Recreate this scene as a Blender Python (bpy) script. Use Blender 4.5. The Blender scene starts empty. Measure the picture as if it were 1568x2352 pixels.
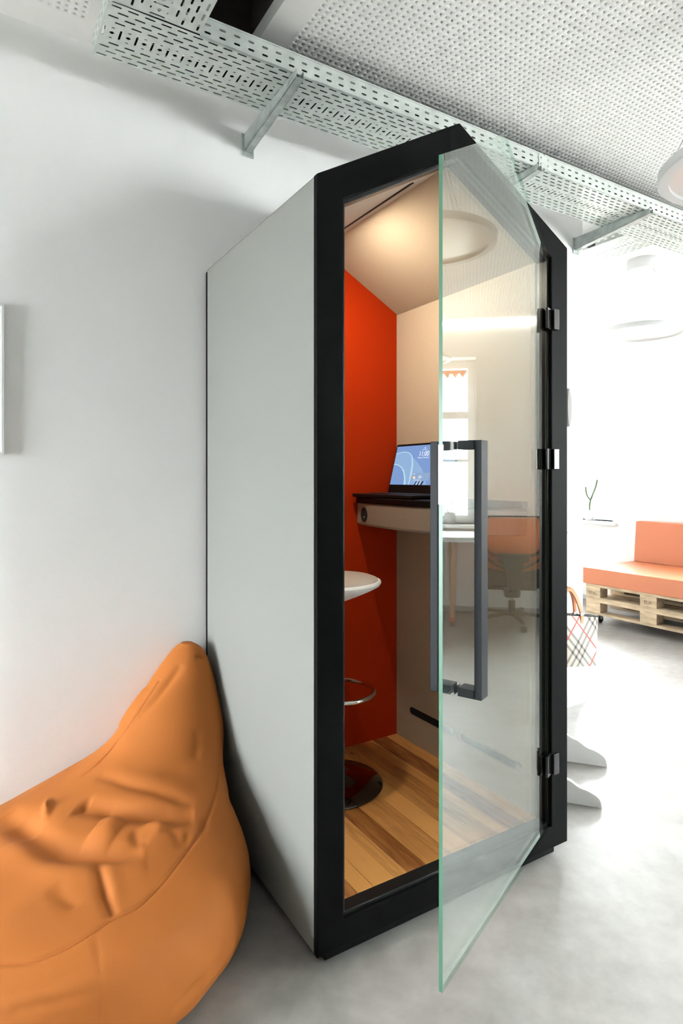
import bpy, math, random
import numpy as np
from mathutils import Vector, Matrix
random.seed(7)
S = bpy.context.scene
COL = S.collection
pi = math.pi

# ------------------------------------------------------------------ camera
CAM = Vector((-0.726, -1.3535, 1.2273)); YAW = math.radians(57.517)
cd = bpy.data.cameras.new('camera'); cam = bpy.data.objects.new('camera', cd); COL.objects.link(cam)
cam.location = CAM; cam.rotation_euler = (pi/2, 0, YAW-pi/2)
cd.sensor_fit = 'VERTICAL'; cd.sensor_height = 36; cd.sensor_width = 24
cd.lens = 36*1421.5/2352
cd.shift_x = -(833.9-784)/2352; cd.shift_y = -(1176-1098.1)/2352
cd.clip_start = .05; cd.clip_end = 200
cd.dof.use_dof = True; cd.dof.focus_distance = 1.75; cd.dof.aperture_fstop = 6.3
S.camera = cam
# ------------------------------------------------------------------ world / exposure
w = bpy.data.worlds.new('sky'); S.world = w; w.use_nodes = True
bg = w.node_tree.nodes['Background']; bg.inputs[0].default_value = (.93, .97, 1, 1); bg.inputs[1].default_value = 54.0
S.view_settings.view_transform = 'Standard'; S.view_settings.look = 'None'
S.view_settings.exposure = 1.0; S.view_settings.gamma = 1; S.view_settings.use_curve_mapping = False

def portal(name, loc, rot, sx, sy):
    l = bpy.data.lights.new(name, 'AREA'); l.shape = 'RECTANGLE'; l.size = sx; l.size_y = sy
    l.cycles.is_portal = True
    o = bpy.data.objects.new(name, l); COL.objects.link(o); o.location = loc; o.rotation_euler = rot
    return o
XE = 4.55      # window wall
END_WIN = [(-1.35, -.18), (2.42, 3.60), (-3.3, -2.1), (.60, 1.25)]       # y ranges; the last window is unseen, added to light the floor
FRONT_FILL_WIN = [(3.4, 4.3)]         # x ranges in the wall behind the camera; unseen, added for fill
LEFT_FILL_WIN = [(-.05, .72)]        # y ranges in the left wall; unseen, added to light the booth side
FAR_FILL_WIN = [(3.05, 3.25)]           # x ranges in the alcove's far wall; unseen, added to brighten the alcove
YF = -5.0
for a, b in END_WIN:
    portal('window_portal', (XE+.36, (a+b)/2, 1.55), (0, pi/2, 0), 1.6, b-a)
for a, b in FRONT_FILL_WIN:
    portal('window_portal', ((a+b)/2, YF-.36, 1.6), (-pi/2, pi, 0), b-a, 1.7)
for a, b in LEFT_FILL_WIN:
    portal('window_portal', (-3.76, (a+b)/2, 1.0), (0, -pi/2, 0), 1.8, b-a)
for a, b in FAR_FILL_WIN:
    portal('window_portal', ((a+b)/2, 4.66, 1.5), (-pi/2, 0, 0), b-a, 1.7)

# ------------------------------------------------------------------ materials
M = {}
def mat(name, col, rough=.6, metal=0., var=0., vscale=30., bump=0., bscale=200., spec=.5, stretch=None, emit=None, estr=0, coat=0, sheen=0, rnd=0):
    if name in M: return M[name]
    m = bpy.data.materials.new(name); m.use_nodes = True; nt = m.node_tree; n = nt.nodes; L = nt.links
    b = n['Principled BSDF']
    b.inputs['Base Color'].default_value = (*col, 1); b.inputs['Roughness'].default_value = rough
    b.inputs['Metallic'].default_value = metal; b.inputs['Specular IOR Level'].default_value = spec
    b.inputs['Coat Weight'].default_value = coat; b.inputs['Sheen Weight'].default_value = sheen
    if emit: b.inputs['Emission Color'].default_value = (*emit, 1); b.inputs['Emission Strength'].default_value = estr
    tc = n.new('ShaderNodeTexCoord'); mp = n.new('ShaderNodeMapping'); L.new(tc.outputs['Object'], mp.inputs[0])
    if stretch: mp.inputs['Scale'].default_value = stretch
    last = None
    if var:
        t = n.new('ShaderNodeTexNoise'); t.inputs['Scale'].default_value = vscale; t.inputs['Detail'].default_value = 6; L.new(mp.outputs[0], t.inputs['Vector'])
        r = n.new('ShaderNodeMapRange'); r.inputs[1].default_value = .3; r.inputs[2].default_value = .7; r.inputs[3].default_value = 1-var; r.inputs[4].default_value = 1+var
        L.new(t.outputs[0], r.inputs[0])
        v = n.new('ShaderNodeVectorMath'); v.operation = 'SCALE'; v.inputs[0].default_value = col
        L.new(r.outputs[0], v.inputs['Scale']); L.new(v.outputs[0], b.inputs['Base Color']); last = v
    if rnd:
        oi = n.new('ShaderNodeObjectInfo'); r = n.new('ShaderNodeMapRange'); r.inputs[3].default_value = 1-rnd; r.inputs[4].default_value = 1+rnd
        L.new(oi.outputs['Random'], r.inputs[0]); v = n.new('ShaderNodeVectorMath'); v.operation = 'SCALE'; L.new(r.outputs[0], v.inputs['Scale'])
        if last: L.new(last.outputs[0], v.inputs[0])
        else: v.inputs[0].default_value = col
        L.new(v.outputs[0], b.inputs['Base Color'])
    if bump:
        t = n.new('ShaderNodeTexNoise'); t.inputs['Scale'].default_value = bscale; t.inputs['Detail'].default_value = 4; L.new(mp.outputs[0], t.inputs['Vector'])
        bp = n.new('ShaderNodeBump'); bp.inputs['Strength'].default_value = bump; bp.inputs['Distance'].default_value = .002
        L.new(t.outputs[0], bp.inputs['Height']); L.new(bp.outputs[0], b.inputs['Normal'])
    M[name] = m; return m

mat('wall', (.85, .85, .84), .85, var=.015, vscale=3, bump=.15, bscale=350)
mat('ceiling', (.92, .92, .90), .85, var=.01)
mat('ceiling_backing', (.13, .11, .10), .95)
mat('void', (.035, .03, .028), .95)
mat('skirting', (.42, .43, .43), .5)
mat('skirting_edge', (.8, .8, .8), .5)
mat('wall_dim', (.14, .14, .14), .9)  # unseen front wall, darkened to cut light bouncing into the booth
mat('black_metal', (.004, .004, .004), .55, spec=.05, var=.08, vscale=60, bump=.1, bscale=900)
mat('black_liner', (.008, .009, .009), .35, spec=.3)
mat('felt_grey', (.22, .224, .21), .95, var=.07, vscale=420, bump=.5, bscale=700, spec=.08)
mat('felt_orange', (.36, .024, .0015), .95, var=.08, vscale=420, bump=.4, bscale=700, spec=.08)
mat('felt_cream', (.42, .345, .26), .95, var=.06, vscale=420, bump=.4, bscale=700, spec=.08)
mat('felt_taupe', (.27, .22, .175), .95, var=.16, vscale=380, bump=.6, bscale=600, spec=.08)
mat('panel_white', (.45, .41, .37), .6)
mat('black', (.003, .003, .003), .5, spec=.12)
mat('slot_black', (.004, .004, .004), .9)
mat('galv', (.60, .645, .61), .45, metal=.25, var=.10, vscale=25, bump=.1, bscale=300)
mat('galv_dark', (.44, .48, .46), .42, metal=.5, var=.25, vscale=18)
mat('handle', (.016, .018, .021), .5, metal=0., spec=.15)
mat('hinge', (.05, .05, .052), .22, metal=.9)
mat('chrome', (.75, .75, .76), .1, metal=1)
mat('dark_chrome', (.13, .13, .135), .12, metal=1)
mat('white_leather', (.46, .425, .38), .45, bump=.1, bscale=400)
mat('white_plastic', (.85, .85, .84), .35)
mat('white_gloss', (.80, .76, .72), .18)
mat('lamp_white', (.62, .62, .615), .4)
mat('bean', (.385, .118, .021), .72, var=.03, vscale=500, bump=.15, bscale=900, spec=.25)
mat('bean_seam', (.40, .10, .012), .7)
mat('sofa_orange', (.44, .138, .058), .5, var=.02, vscale=200)
mat('pallet', (.50, .38, .25), .8, var=.25, vscale=14, bump=.4, bscale=90, rnd=.18, stretch=(3, .6, 3))
mat('stamp', (.10, .06, .035), .9)
mat('mesh_orange', (.62, .17, .065), .7)
mat('chair_black', (.035, .04, .037), .55)
mat('desk_white', (.82, .81, .79), .45)
mat('beech', (.52, .33, .22), .5, var=.1, vscale=20, stretch=(4, 4, .5))
mat('red', (.6, .05, .03), .5)
mat('pot', (.62, .63, .63), .5)
mat('plant', (.04, .075, .025), .6)
mat('soil', (.05, .035, .025), .95)
mat('board_white', (.70, .70, .68), .5)
mat('chipboard', (.75, .60, .42), .9, var=.6, vscale=230)
mat('tan_leather', (.52, .21, .09), .5)
mat('cap_grey', (.22, .21, .20), .8)
mat('cable_black', (.012, .012, .012), .5)
mat('cable_green', (.10, .35, .05), .5)
mat('facade', (.30, .29, .27), .9)
mat('facade_window', (.05, .06, .065), .2)
mat('laptop_black', (.005, .005, .005), .5, spec=.15)
mat('key', (.02, .02, .02), .5)
mat('led', (1, 1, 1), .5, emit=(1, .98, .94), estr=7)
mat('booth_lamp', (1, 1, 1), .5, emit=(1, .88, .70), estr=760)
mat('pix_frame', (.8, .8, .8), .35, metal=.3)
mat('paper', (.86, .86, .85), .7)
mat('sticker', (.9, .9, .89), .5)

def floor_mat():
    m = bpy.data.materials.new('concrete'); m.use_nodes = True; nt = m.node_tree; n = nt.nodes; L = nt.links; b = n['Principled BSDF']
    tc = n.new('ShaderNodeTexCoord')
    def noise(s, d, off=0):
        t = n.new('ShaderNodeTexNoise'); t.inputs['Scale'].default_value = s; t.inputs['Detail'].default_value = d; t.inputs['Roughness'].default_value = .6
        L.new(tc.outputs['Object'], t.inputs['Vector']); return t
    a = noise(3.2, 8); c = noise(14, 8)
    mx = n.new('ShaderNodeMix'); mx.inputs[0].default_value = .4; L.new(a.outputs[0], mx.inputs[2]); L.new(c.outputs[0], mx.inputs[3])
    cr = n.new('ShaderNodeValToRGB'); e = cr.color_ramp.elements
    e[0].position = .34; e[0].color = (.19, .179, .168, 1); e[1].position = .66; e[1].color = (.32, .307, .292, 1)
    L.new(mx.outputs[0], cr.inputs[0]); L.new(cr.outputs[0], b.inputs['Base Color'])
    rr = n.new('ShaderNodeMapRange'); rr.inputs[3].default_value = .30; rr.inputs[4].default_value = .48; L.new(a.outputs[0], rr.inputs[0]); L.new(rr.outputs[0], b.inputs['Roughness'])
    b.inputs['Specular IOR Level'].default_value = .5
    M['floor'] = m
floor_mat()

def glass_mat(name, tint, ior=1.5, rough=0.0):
    m = bpy.data.materials.new(name); m.use_nodes = True; nt = m.node_tree; n = nt.nodes; L = nt.links
    for x in list(n): n.remove(x)
    out = n.new('ShaderNodeOutputMaterial'); tr = n.new('ShaderNodeBsdfTransparent'); tr.inputs[0].default_value = (*tint, 1)
    gl = n.new('ShaderNodeBsdfGlossy'); gl.inputs['Roughness'].default_value = rough; gl.inputs[0].default_value = (1, 1, 1, 1)
    fr = n.new('ShaderNodeFresnel'); fr.inputs['IOR'].default_value = ior
    # both faces of the pane: R = 2F/(1+F), applied on the side one looks at
    a = n.new('ShaderNodeMath'); a.operation = 'MULTIPLY'; a.inputs[1].default_value = 2; L.new(fr.outputs[0], a.inputs[0])
    c = n.new('ShaderNodeMath'); c.operation = 'ADD'; c.inputs[1].default_value = 1; L.new(fr.outputs[0], c.inputs[0])
    d = n.new('ShaderNodeMath'); d.operation = 'DIVIDE'; L.new(a.outputs[0], d.inputs[0]); L.new(c.outputs[0], d.inputs[1])
    g = n.new('ShaderNodeNewGeometry'); s = n.new('ShaderNodeMath'); s.operation = 'SUBTRACT'; s.inputs[0].default_value = 1; L.new(g.outputs['Backfacing'], s.inputs[1])
    f = n.new('ShaderNodeMath'); f.operation = 'MULTIPLY'; L.new(d.outputs[0], f.inputs[0]); L.new(s.outputs[0], f.inputs[1])
    mx = n.new('ShaderNodeMixShader'); L.new(f.outputs[0], mx.inputs[0]); L.new(tr.outputs[0], mx.inputs[1]); L.new(gl.outputs[0], mx.inputs[2]); L.new(mx.outputs[0], out.inputs[0])
    M[name] = m
glass_mat('door_glass', (.955, .985, .97), 3.4)
glass_mat('window_glass', (.98, .99, .985), 1.45)
mat('glass_edge', (.07, .19, .12), .3)
glass_mat('glass_edge_pale', (.78, .90, .85), 1.5)

def wood_mat():
    m = bpy.data.materials.new('pine_plank'); m.use_nodes = True; nt = m.node_tree; n = nt.nodes; L = nt.links; b = n['Principled BSDF']
    tc = n.new('ShaderNodeTexCoord'); oi = n.new('ShaderNodeObjectInfo')
    add = n.new('ShaderNodeVectorMath'); add.operation = 'ADD'; L.new(tc.outputs['Object'], add.inputs[0])
    sc = n.new('ShaderNodeVectorMath'); sc.operation = 'SCALE'; sc.inputs[0].default_value = (7, 13, 5); L.new(oi.outputs['Random'], sc.inputs['Scale']); L.new(sc.outputs[0], add.inputs[1])
    mp = n.new('ShaderNodeMapping'); mp.inputs['Scale'].default_value = (1, .09, 1); L.new(add.outputs[0], mp.inputs[0])
    t = n.new('ShaderNodeTexNoise'); t.inputs['Scale'].default_value = 75; t.inputs['Detail'].default_value = 5; t.inputs['Distortion'].default_value = .6; L.new(mp.outputs[0], t.inputs['Vector'])
    cr = n.new('ShaderNodeValToRGB'); e = cr.color_ramp.elements; e[0].position = .30; e[1].position = 1.; e[0].color = (.17, .045, .007, 1); e[1].color = (.62, .30, .088, 1)
    q = n.new('ShaderNodeMath'); q.operation = 'MULTIPLY'; q.inputs[1].default_value = .75; L.new(t.outputs[0], q.inputs[0])
    r = n.new('ShaderNodeMath'); r.operation = 'MULTIPLY_ADD'; r.inputs[1].default_value = .85; L.new(oi.outputs['Random'], r.inputs[0]); L.new(q.outputs[0], r.inputs[2])
    L.new(r.outputs[0], cr.inputs[0])
    # knots
    kp = n.new('ShaderNodeMapping'); kp.inputs['Scale'].default_value = (1, .6, 0); L.new(add.outputs[0], kp.inputs[0])
    vo = n.new('ShaderNodeTexVoronoi'); vo.inputs['Scale'].default_value = 6.5; L.new(kp.outputs[0], vo.inputs['Vector'])
    kr = n.new('ShaderNodeMapRange'); kr.inputs[1].default_value = .03; kr.inputs[2].default_value = .085; kr.inputs[3].default_value = .25; kr.inputs[4].default_value = 1; L.new(vo.outputs[0], kr.inputs[0])
    vm = n.new('ShaderNodeVectorMath'); vm.operation = 'SCALE'; L.new(cr.outputs[0], vm.inputs[0]); L.new(kr.outputs[0], vm.inputs['Scale']); L.new(vm.outputs[0], b.inputs['Base Color'])
    b.inputs['Roughness'].default_value = .42
    M['pine'] = m
wood_mat()

def plaid_mat():
    m = bpy.data.materials.new('plaid'); m.use_nodes = True; nt = m.node_tree; n = nt.nodes; L = nt.links; b = n['Principled BSDF']
    tc = n.new('ShaderNodeTexCoord'); mp = n.new('ShaderNodeMapping'); mp.inputs['Rotation'].default_value = (0, math.radians(42), 0); L.new(tc.outputs['Object'], mp.inputs[0])
    sx = n.new('ShaderNodeSeparateXYZ'); L.new(mp.outputs[0], sx.inputs[0])
    def math_(op, a, bb):
        k = n.new('ShaderNodeMath'); k.operation = op
        for i, q in enumerate((a, bb)):
            if q is None: continue
            if isinstance(q, (int, float)): k.inputs[i].default_value = q
            else: L.new(q, k.inputs[i])
        return k.outputs[0]
    def bands(ch, centres, hw, per):
        p = math_('WRAP', ch, per); n_ = p.node; n_.inputs[2].default_value = 0
        tot = None
        for c in centres:
            s = math_('LESS_THAN', math_('ABSOLUTE', math_('SUBTRACT', p, c), None), hw)
            tot = s if tot is None else math_('ADD', tot, s)
        return tot
    per = .17
    gx = bands(sx.outputs[0], (.02, .0465, .073), .0054, per); gz = bands(sx.outputs[2], (.02, .0465, .073), .0054, per)
    rx_ = bands(sx.outputs[0], (.128,), .0030, per); rz_ = bands(sx.outputs[2], (.128,), .0030, per)
    def mixc(f, c1, c2):
        k = n.new('ShaderNodeMix'); k.data_type = 'RGBA'; L.new(f, k.inputs[0])
        for i, q in ((6, c1), (7, c2)):
            if isinstance(q, tuple): k.inputs[i].default_value = (*q, 1)
            else: L.new(q, k.inputs[i])
        return k.outputs[2]
    g = math_('MINIMUM', math_('MULTIPLY', math_('ADD', gx, gz), .62), 1); k = g
    c = mixc(k, (.43, .375, .31), (.012, .011, .008))
    c = mixc(math_('MINIMUM', math_('ADD', rx_, rz_), 1), c, (.42, .02, .01))
    L.new(c, b.inputs['Base Color']); b.inputs['Roughness'].default_value = .55
    M['plaid'] = m
plaid_mat()

def emis(name, col, s=1.):
    m = bpy.data.materials.new(name); m.use_nodes = True; n = m.node_tree.nodes; L = m.node_tree.links
    for x in list(n): n.remove(x)
    o = n.new('ShaderNodeOutputMaterial'); e = n.new('ShaderNodeEmission'); e.inputs[0].default_value = (*col, 1); e.inputs[1].default_value = s*.58
    L.new(e.outputs[0], o.inputs[0]); M[name] = m
emis('scr_base', (.19, .30, .56)); emis('scr_a', (.26, .40, .62)); emis('scr_b', (.42, .62, .74)); emis('scr_c', (.19, .27, .52)); emis('scr_white', (.95, .97, 1)); emis('scr_dark', (.02, .04, .10))
emis('scr_panel', (.25, .36, .55)); emis('scr_orange', (.9, .5, .2))

# ------------------------------------------------------------------ builders
class MB:
    def __init__(s): s.v = []; s.f = []; s.mi = []; s.cur = 0
    def add(s, vs, fs):
        o = len(s.v); s.v += [tuple(p) for p in vs]; s.f += [tuple(i+o for i in f) for f in fs]; s.mi += [s.cur]*len(fs); return s
    def box(s, x0, x1, y0, y1, z0, z1):
        vs = [(x, y, z) for z in (z0, z1) for y in (y0, y1) for x in (x0, x1)]
        return s.add(vs, [(0, 2, 3, 1), (4, 5, 7, 6), (0, 1, 5, 4), (2, 6, 7, 3), (0, 4, 6, 2), (1, 3, 7, 5)])
    def obox(s, c, ax, ay, az, hx, hy, hz):
        c = Vector(c); ax = Vector(ax).normalized()*hx; ay = Vector(ay).normalized()*hy; az = Vector(az).normalized()*hz
        vs = [c+ax*i+ay*j+az*k for k in (-1, 1) for j in (-1, 1) for i in (-1, 1)]
        return s.add(vs, [(0, 2, 3, 1), (4, 5, 7, 6), (0, 1, 5, 4), (2, 6, 7, 3), (0, 4, 6, 2), (1, 3, 7, 5)])
    def prism(s, pts, d, inner=None):
        # pts: 3D polygon (list), d: extrusion vector; inner: matching hole polygon
        P = [Vector(p) for p in pts]; d = Vector(d); n = len(P)
        if inner is None:
            return s.add(P+[p+d for p in P], [tuple(range(n))[::-1], tuple(range(n, 2*n))]+[(i, (i+1) % n, n+(i+1) % n, n+i) for i in range(n)])
        I = [Vector(p) for p in inner]
        vs = P+I+[p+d for p in P]+[p+d for p in I]; fs = []
        for i in range(n):
            j = (i+1) % n
            fs += [(i, n+i, n+j, j), (2*n+i, 2*n+j, 3*n+j, 3*n+i), (i, j, 2*n+j, 2*n+i), (n+i, 3*n+i, 3*n+j, n+j)]
        return s.add(vs, fs)
    def tube(s, pts, r, n=8, closed=False, caps=True):
        P = [Vector(p) for p in pts]; m = len(P); rings = []; up = None
        rr = r if isinstance(r, (list, tuple)) else [r]*m
        for i, p in enumerate(P):
            a = P[(i-1) % m] if (closed or i > 0) else p; b = P[(i+1) % m] if (closed or i < m-1) else p
            t = (b-a).normalized()
            if up is None: up = Vector((0, 0, 1)) if abs(t.z) < .9 else Vector((1, 0, 0))
            u = (up-t*up.dot(t)).normalized(); up = u; v = t.cross(u)
            rings.append([p+(u*math.cos(2*pi*k/n)+v*math.sin(2*pi*k/n))*rr[i] for k in range(n)])
        vs = [q for rg in rings for q in rg]; fs = []
        for i in range(m if closed else m-1):
            j = (i+1) % m
            fs += [(i*n+k, i*n+(k+1) % n, j*n+(k+1) % n, j*n+k) for k in range(n)]
        if caps and not closed: fs += [tuple(range(n))[::-1], tuple(range((m-1)*n, m*n))]
        return s.add(vs, fs)
    def lathe(s, prof, c, n=32, ax=(1, 0, 0), ay=(0, 1, 0), az=(0, 0, 1), closed=False):
        c = Vector(c); ax, ay, az = Vector(ax), Vector(ay), Vector(az); m = len(prof)
        vs = [c+(ax*math.cos(2*pi*k/n)+ay*math.sin(2*pi*k/n))*r+az*z for r, z in prof for k in range(n)]
        fs = [(i*n+k, i*n+(k+1) % n, ((i+1) % m)*n+(k+1) % n, ((i+1) % m)*n+k) for i in range(m if closed else m-1) for k in range(n)]
        if not closed: fs += [tuple(range(n))[::-1], tuple(range((m-1)*n, m*n))]
        return s.add(vs, fs)
    def build(s, name, m=None, parent=None, bevel=0, smooth=False, seg=2, mats=None, label=None, recalc=True):
        me = bpy.data.meshes.new(name); root = parent
        off = Vector((0, 0, 0))
        while root is not None: off += root.location; root = root.parent
        me.from_pydata([tuple(Vector(p)-off) for p in s.v], [], s.f); 
        for x in (mats or [m]): me.materials.append(M[x])
        if mats: me.polygons.foreach_set('material_index', s.mi)
        if recalc:
            import bmesh
            b = bmesh.new(); b.from_mesh(me); bmesh.ops.recalc_face_normals(b, faces=b.faces); b.to_mesh(me); b.free()
        if smooth: me.shade_smooth()
        o = bpy.data.objects.new(name, me); COL.objects.link(o)
        if parent: o.parent = parent
        if bevel:
            md = o.modifiers.new('bevel', 'BEVEL'); md.width = bevel; md.segments = seg; md.limit_method = 'ANGLE'; md.angle_limit = math.radians(40)
        if smooth:
            try: me.set_sharp_from_angle(angle=math.radians(45))
            except Exception: pass
        if label: o['label'] = label
        return o
def tag(o, label=None, cat=None, group=None, kind=None):
    if label: o['label'] = label
    if cat: o['category'] = cat
    if group: o['group'] = group
    if kind: o['kind'] = kind
    return o
def thing(name, loc, label, cat, group=None):
    o = bpy.data.objects.new(name, None); o.empty_display_size = .1; COL.objects.link(o); o.location = loc
    return tag(o, label, cat, group)
def copy_tree(o, parent=None):
    c = o.copy(); COL.objects.link(c)
    if parent: c.parent = parent
    for ch in list(o.children): copy_tree(ch, c)
    return c
def st(o): o['kind'] = 'structure'; return o
def B(x0, x1, y0, y1, z0, z1): return MB().box(x0, x1, y0, y1, z0, z1)

# ------------------------------------------------------------------ room shell
CZ = 2.67; YB = .870; XL = -3.4; XP = 2.119; YA = 4.3
fl = st(B(XL-.3, XE+.4, YF-.4, YA+.3, -.1, 0).build('floor', 'floor'))
st(B(XL-.2, XP, YB, YB+.32, 0, CZ+.4).build('wall_back', 'wall'))
st(B(XP-.2, XP-.02, YB+.32, YA, 0, CZ+.4).build('wall_alcove', 'wall'))
def holed(axis, c0, c1, a0, a1, z0, z1, ops):
    mb = MB(); ops = sorted(ops)
    def bb(a, b, za, zb):
        if axis == 'x': mb.box(c0, c1, a, b, za, zb)
        else: mb.box(a, b, c0, c1, za, zb)
    cur = a0
    for (a, b, za, zb) in ops:
        bb(cur, a, z0, z1); bb(a, b, z0, za); bb(a, b, zb, z1); cur = b
    bb(cur, a1, z0, z1); return mb
SZ, HZ = .80, 2.34
st(holed('x', XE, XE+.38, YF-.4, YA+.2, 0, CZ+.4, [(a, b, SZ, HZ) for a, b in END_WIN]).build('wall_right', 'wall'))
st(holed('y', YF-.38, YF, XL, XE, 0, CZ+.4, [(a, b, .75, 2.45) for a, b in FRONT_FILL_WIN]).build('wall_front', 'wall_dim'))

st(holed('x', XL-.38, XL, YF-.4, YA+.3, 0, CZ+.4, [(a, b, .1, 1.9) for a, b in LEFT_FILL_WIN]).build('wall_left', 'wall'))
st(holed('y', YA, YA+.38, XP-.3, XE, 0, CZ+.4, [(a, b, .7, 2.4) for a, b in FAR_FILL_WIN]).build('wall_far', 'wall'))

def window(idx, axis, a, b, z0, z1, plane, sill=True, wall_face=None):
    # casement frame with a transom and a middle post, glass panes, sill board
    def BX(p0, p1, q0, q1, za, zb):
        return B(p0, p1, q0, q1, za, zb) if axis == 'x' else B(q0, q1, p0, p1, za, zb)
    fw = .075; mb = MB()
    def add(q0, q1, za, zb, d=.035):
        if axis == 'x': mb.box(plane-d, plane+d, q0, q1, za, zb)
        else: mb.box(q0, q1, plane-d, plane+d, za, zb)
    add(a, b, z0, z0+fw); add(a, b, z1-fw, z1); add(a, a+fw, z0+fw, z1-fw); add(b-fw, b, z0+fw, z1-fw)
    zt = z0+(z1-z0)*.665; mid = (a+b)/2
    add(a+fw, b-fw, zt-.035, zt+.035); add(mid-.04, mid+.04, z0+fw, zt-.035); 
    zr = z0+(z1-z0)*.385
    add(a+fw, mid-.04, zr-.014, zr+.014, .02); add(mid+.04, b-fw, zr-.014, zr+.014, .02)
    wf = st(mb.build('window_%d' % idx, 'white_plastic', bevel=.004))  # 8, 9, 10 and the last end window are unseen, added for light
    for q0, q1, za, zb in ((a+fw, mid-.04, z0+fw, zt-.035), (mid+.04, b-fw, z0+fw, zt-.035), (a+fw, b-fw, zt+.035, z1-fw)):
        BX(plane-.004, plane+.004, q0, q1, za, zb).build('pane', 'window_glass', wf)
    if sill:
        s0, s1 = (plane+.0, wall_face)
        BX(min(s0, wall_face), max(s0, wall_face), a+.0, b-.0, z0-.03, z0).build('window_sill', 'white_plastic', wf, bevel=.004)
        e0, e1 = (wall_face-.05, wall_face) if axis == 'x' else (wall_face, wall_face+.05)
        BX(e0, e1, a-.05, b+.05, z0-.032, z0-.0).build('sill_nosing', 'white_plastic', wf, bevel=.006)
    return wf
for i, (a, b) in enumerate(END_WIN): 
    w_ = window(i+1, 'x', a, b, SZ, HZ, XE+.20, True, XE)
    if i == 0:
        v = MB(); n = 14; zt = HZ-.09
        for k in range(n):
            y0 = a+.08+k*(b-a-.16)/n; y1 = y0+(b-a-.16)/n
            v.add([(XE+.155, y0, zt), (XE+.155, y1, zt), (XE+.155, y1, zt-.03), (XE+.155, (y0+y1)/2, zt-.085), (XE+.155, y0, zt-.03)], [(0, 1, 2, 3, 4)])
        o = v.build('valance', 'mesh_orange', w_, label='orange scalloped valance across the top of the window')
for i, (a, b) in enumerate(FRONT_FILL_WIN): window(i+10, 'y', a, b, .75, 2.45, YF-.20, True, YF)
window(8, 'x', LEFT_FILL_WIN[0][0], LEFT_FILL_WIN[0][1], .1, 1.9, XL-.2, False, XL)
window(9, 'y', FAR_FILL_WIN[0][0], FAR_FILL_WIN[0][1], .7, 2.4, YA+.2, False, YA)

# skirting boards
def skirt(name, x0, x1, y0, y1):
    st(B(x0, x1, y0, y1, .006, .05).build(name, 'skirting'))
skirt('baseboard_back', XL, XP+.012, YB-.012, YB)
skirt('baseboard_right', XE-.012, XE, YF, YA)
skirt('baseboard_left', XL, XL+.012, YF, YB-.012)
skirt('baseboard_front', XL+.012, XE-.012, YF, YF+.012)
skirt('baseboard_pier', XP, XP+.012, YB, YB+.32)
st(B(XL+.02, XP+.014, YB-.016, YB-.013, 0, .007).build('trim_1', 'skirting_edge'))

# ceiling ------------------------------------------------------
HP = .02333; HS = .0043    # hole pitch, half size
def perforated(x0, y0, nx, ny, z):
    xs = x0+np.arange(nx+1)*HP; ys = y0+np.arange(ny+1)*HP
    gx, gy = np.meshgrid(xs, ys, indexing='ij'); V0 = np.stack([gx, gy, np.full_like(gx, z)], -1).reshape(-1, 3)
    cx, cy = np.meshgrid(xs[:-1]+HP/2, ys[:-1]+HP/2, indexing='ij'); cx = cx.ravel(); cy = cy.ravel(); N = len(cx)
    q = np.array([(-1, -1), (1, -1), (1, 1), (-1, 1)])*HS
    low = np.stack([cx[:, None]+q[None, :, 0], cy[:, None]+q[None, :, 1], np.full((N, 4), z)], -1)
    top = low.copy(); top[..., 2] += .012
    V = np.concatenate([V0, low.reshape(-1, 3), top.reshape(-1, 3)])
    i, j = np.meshgrid(np.arange(nx), np.arange(ny), indexing='ij'); c0 = (i*(ny+1)+j).ravel()
    out = np.stack([c0, c0+ny+1, c0+ny+2, c0+1], -1)
    b0 = len(V0)+np.arange(N)*4; inn = b0[:, None]+np.arange(4); tp = inn+N*4
    F = []
    for k in range(4):
        l = (k+1) % 4
        F.append(np.stack([out[:, k], inn[:, k], inn[:, l], out[:, l]], -1)); F.append(np.stack([inn[:, k], tp[:, k], tp[:, l], inn[:, l]], -1))
    return V, np.concatenate(F)
def np_mesh(name, V, F, m, parent=None):
    me = bpy.data.meshes.new(name); me.vertices.add(len(V)); me.vertices.foreach_set('co', V.astype(np.float32).ravel())
    me.loops.add(F.size); me.loops.foreach_set('vertex_index', F.astype(np.int32).ravel())
    me.polygons.add(len(F)); me.polygons.foreach_set('loop_start', np.arange(0, F.size, 4, dtype=np.int32))
    me.update(calc_edges=True); me.validate(); me.materials.append(M[m])
    o = bpy.data.objects.new(name, me); COL.objects.link(o)
    if parent: o.parent = parent
    return o
PX0, PY1 = .185-HP/2, .749+HP/2
nxr, nyr = 182, 118
PX1, PY0 = PX0+nxr*HP, PY1-nyr*HP
nxl, nyl = 60, 90
LX1, LY1 = -.425+HP/2, .749+HP/2
LX0, LY0 = LX1-nxl*HP, LY1-nyl*HP
OPX0, OPX1, OPY0, OPY1 = -.17, .077, -.9, .62
cl = MB(); T = .05
cl.box(XL, LX0, YF, YB, CZ, CZ+T); cl.box(LX0, LX1, YF, LY0, CZ, CZ+T); cl.box(LX0, LX1, LY1, YB, CZ, CZ+T)
cl.box(LX1, OPX0, YF, YB, CZ, CZ+T); cl.box(OPX0, OPX1, YF, OPY0, CZ, CZ+T); cl.box(OPX0, OPX1, OPY1, YB, CZ, CZ+T)
cl.box(OPX1, PX0, YF, YB, CZ, CZ+T); cl.box(PX0, PX1, YF, PY0, CZ, CZ+T); cl.box(PX0, PX1, PY1, YB, CZ, CZ+T)
cl.box(PX1, XE, YF, YB, CZ, CZ+T); cl.box(XP, XE, YB, YA, CZ, CZ+T)
ceil = st(cl.build('ceiling', 'ceiling'))
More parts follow.
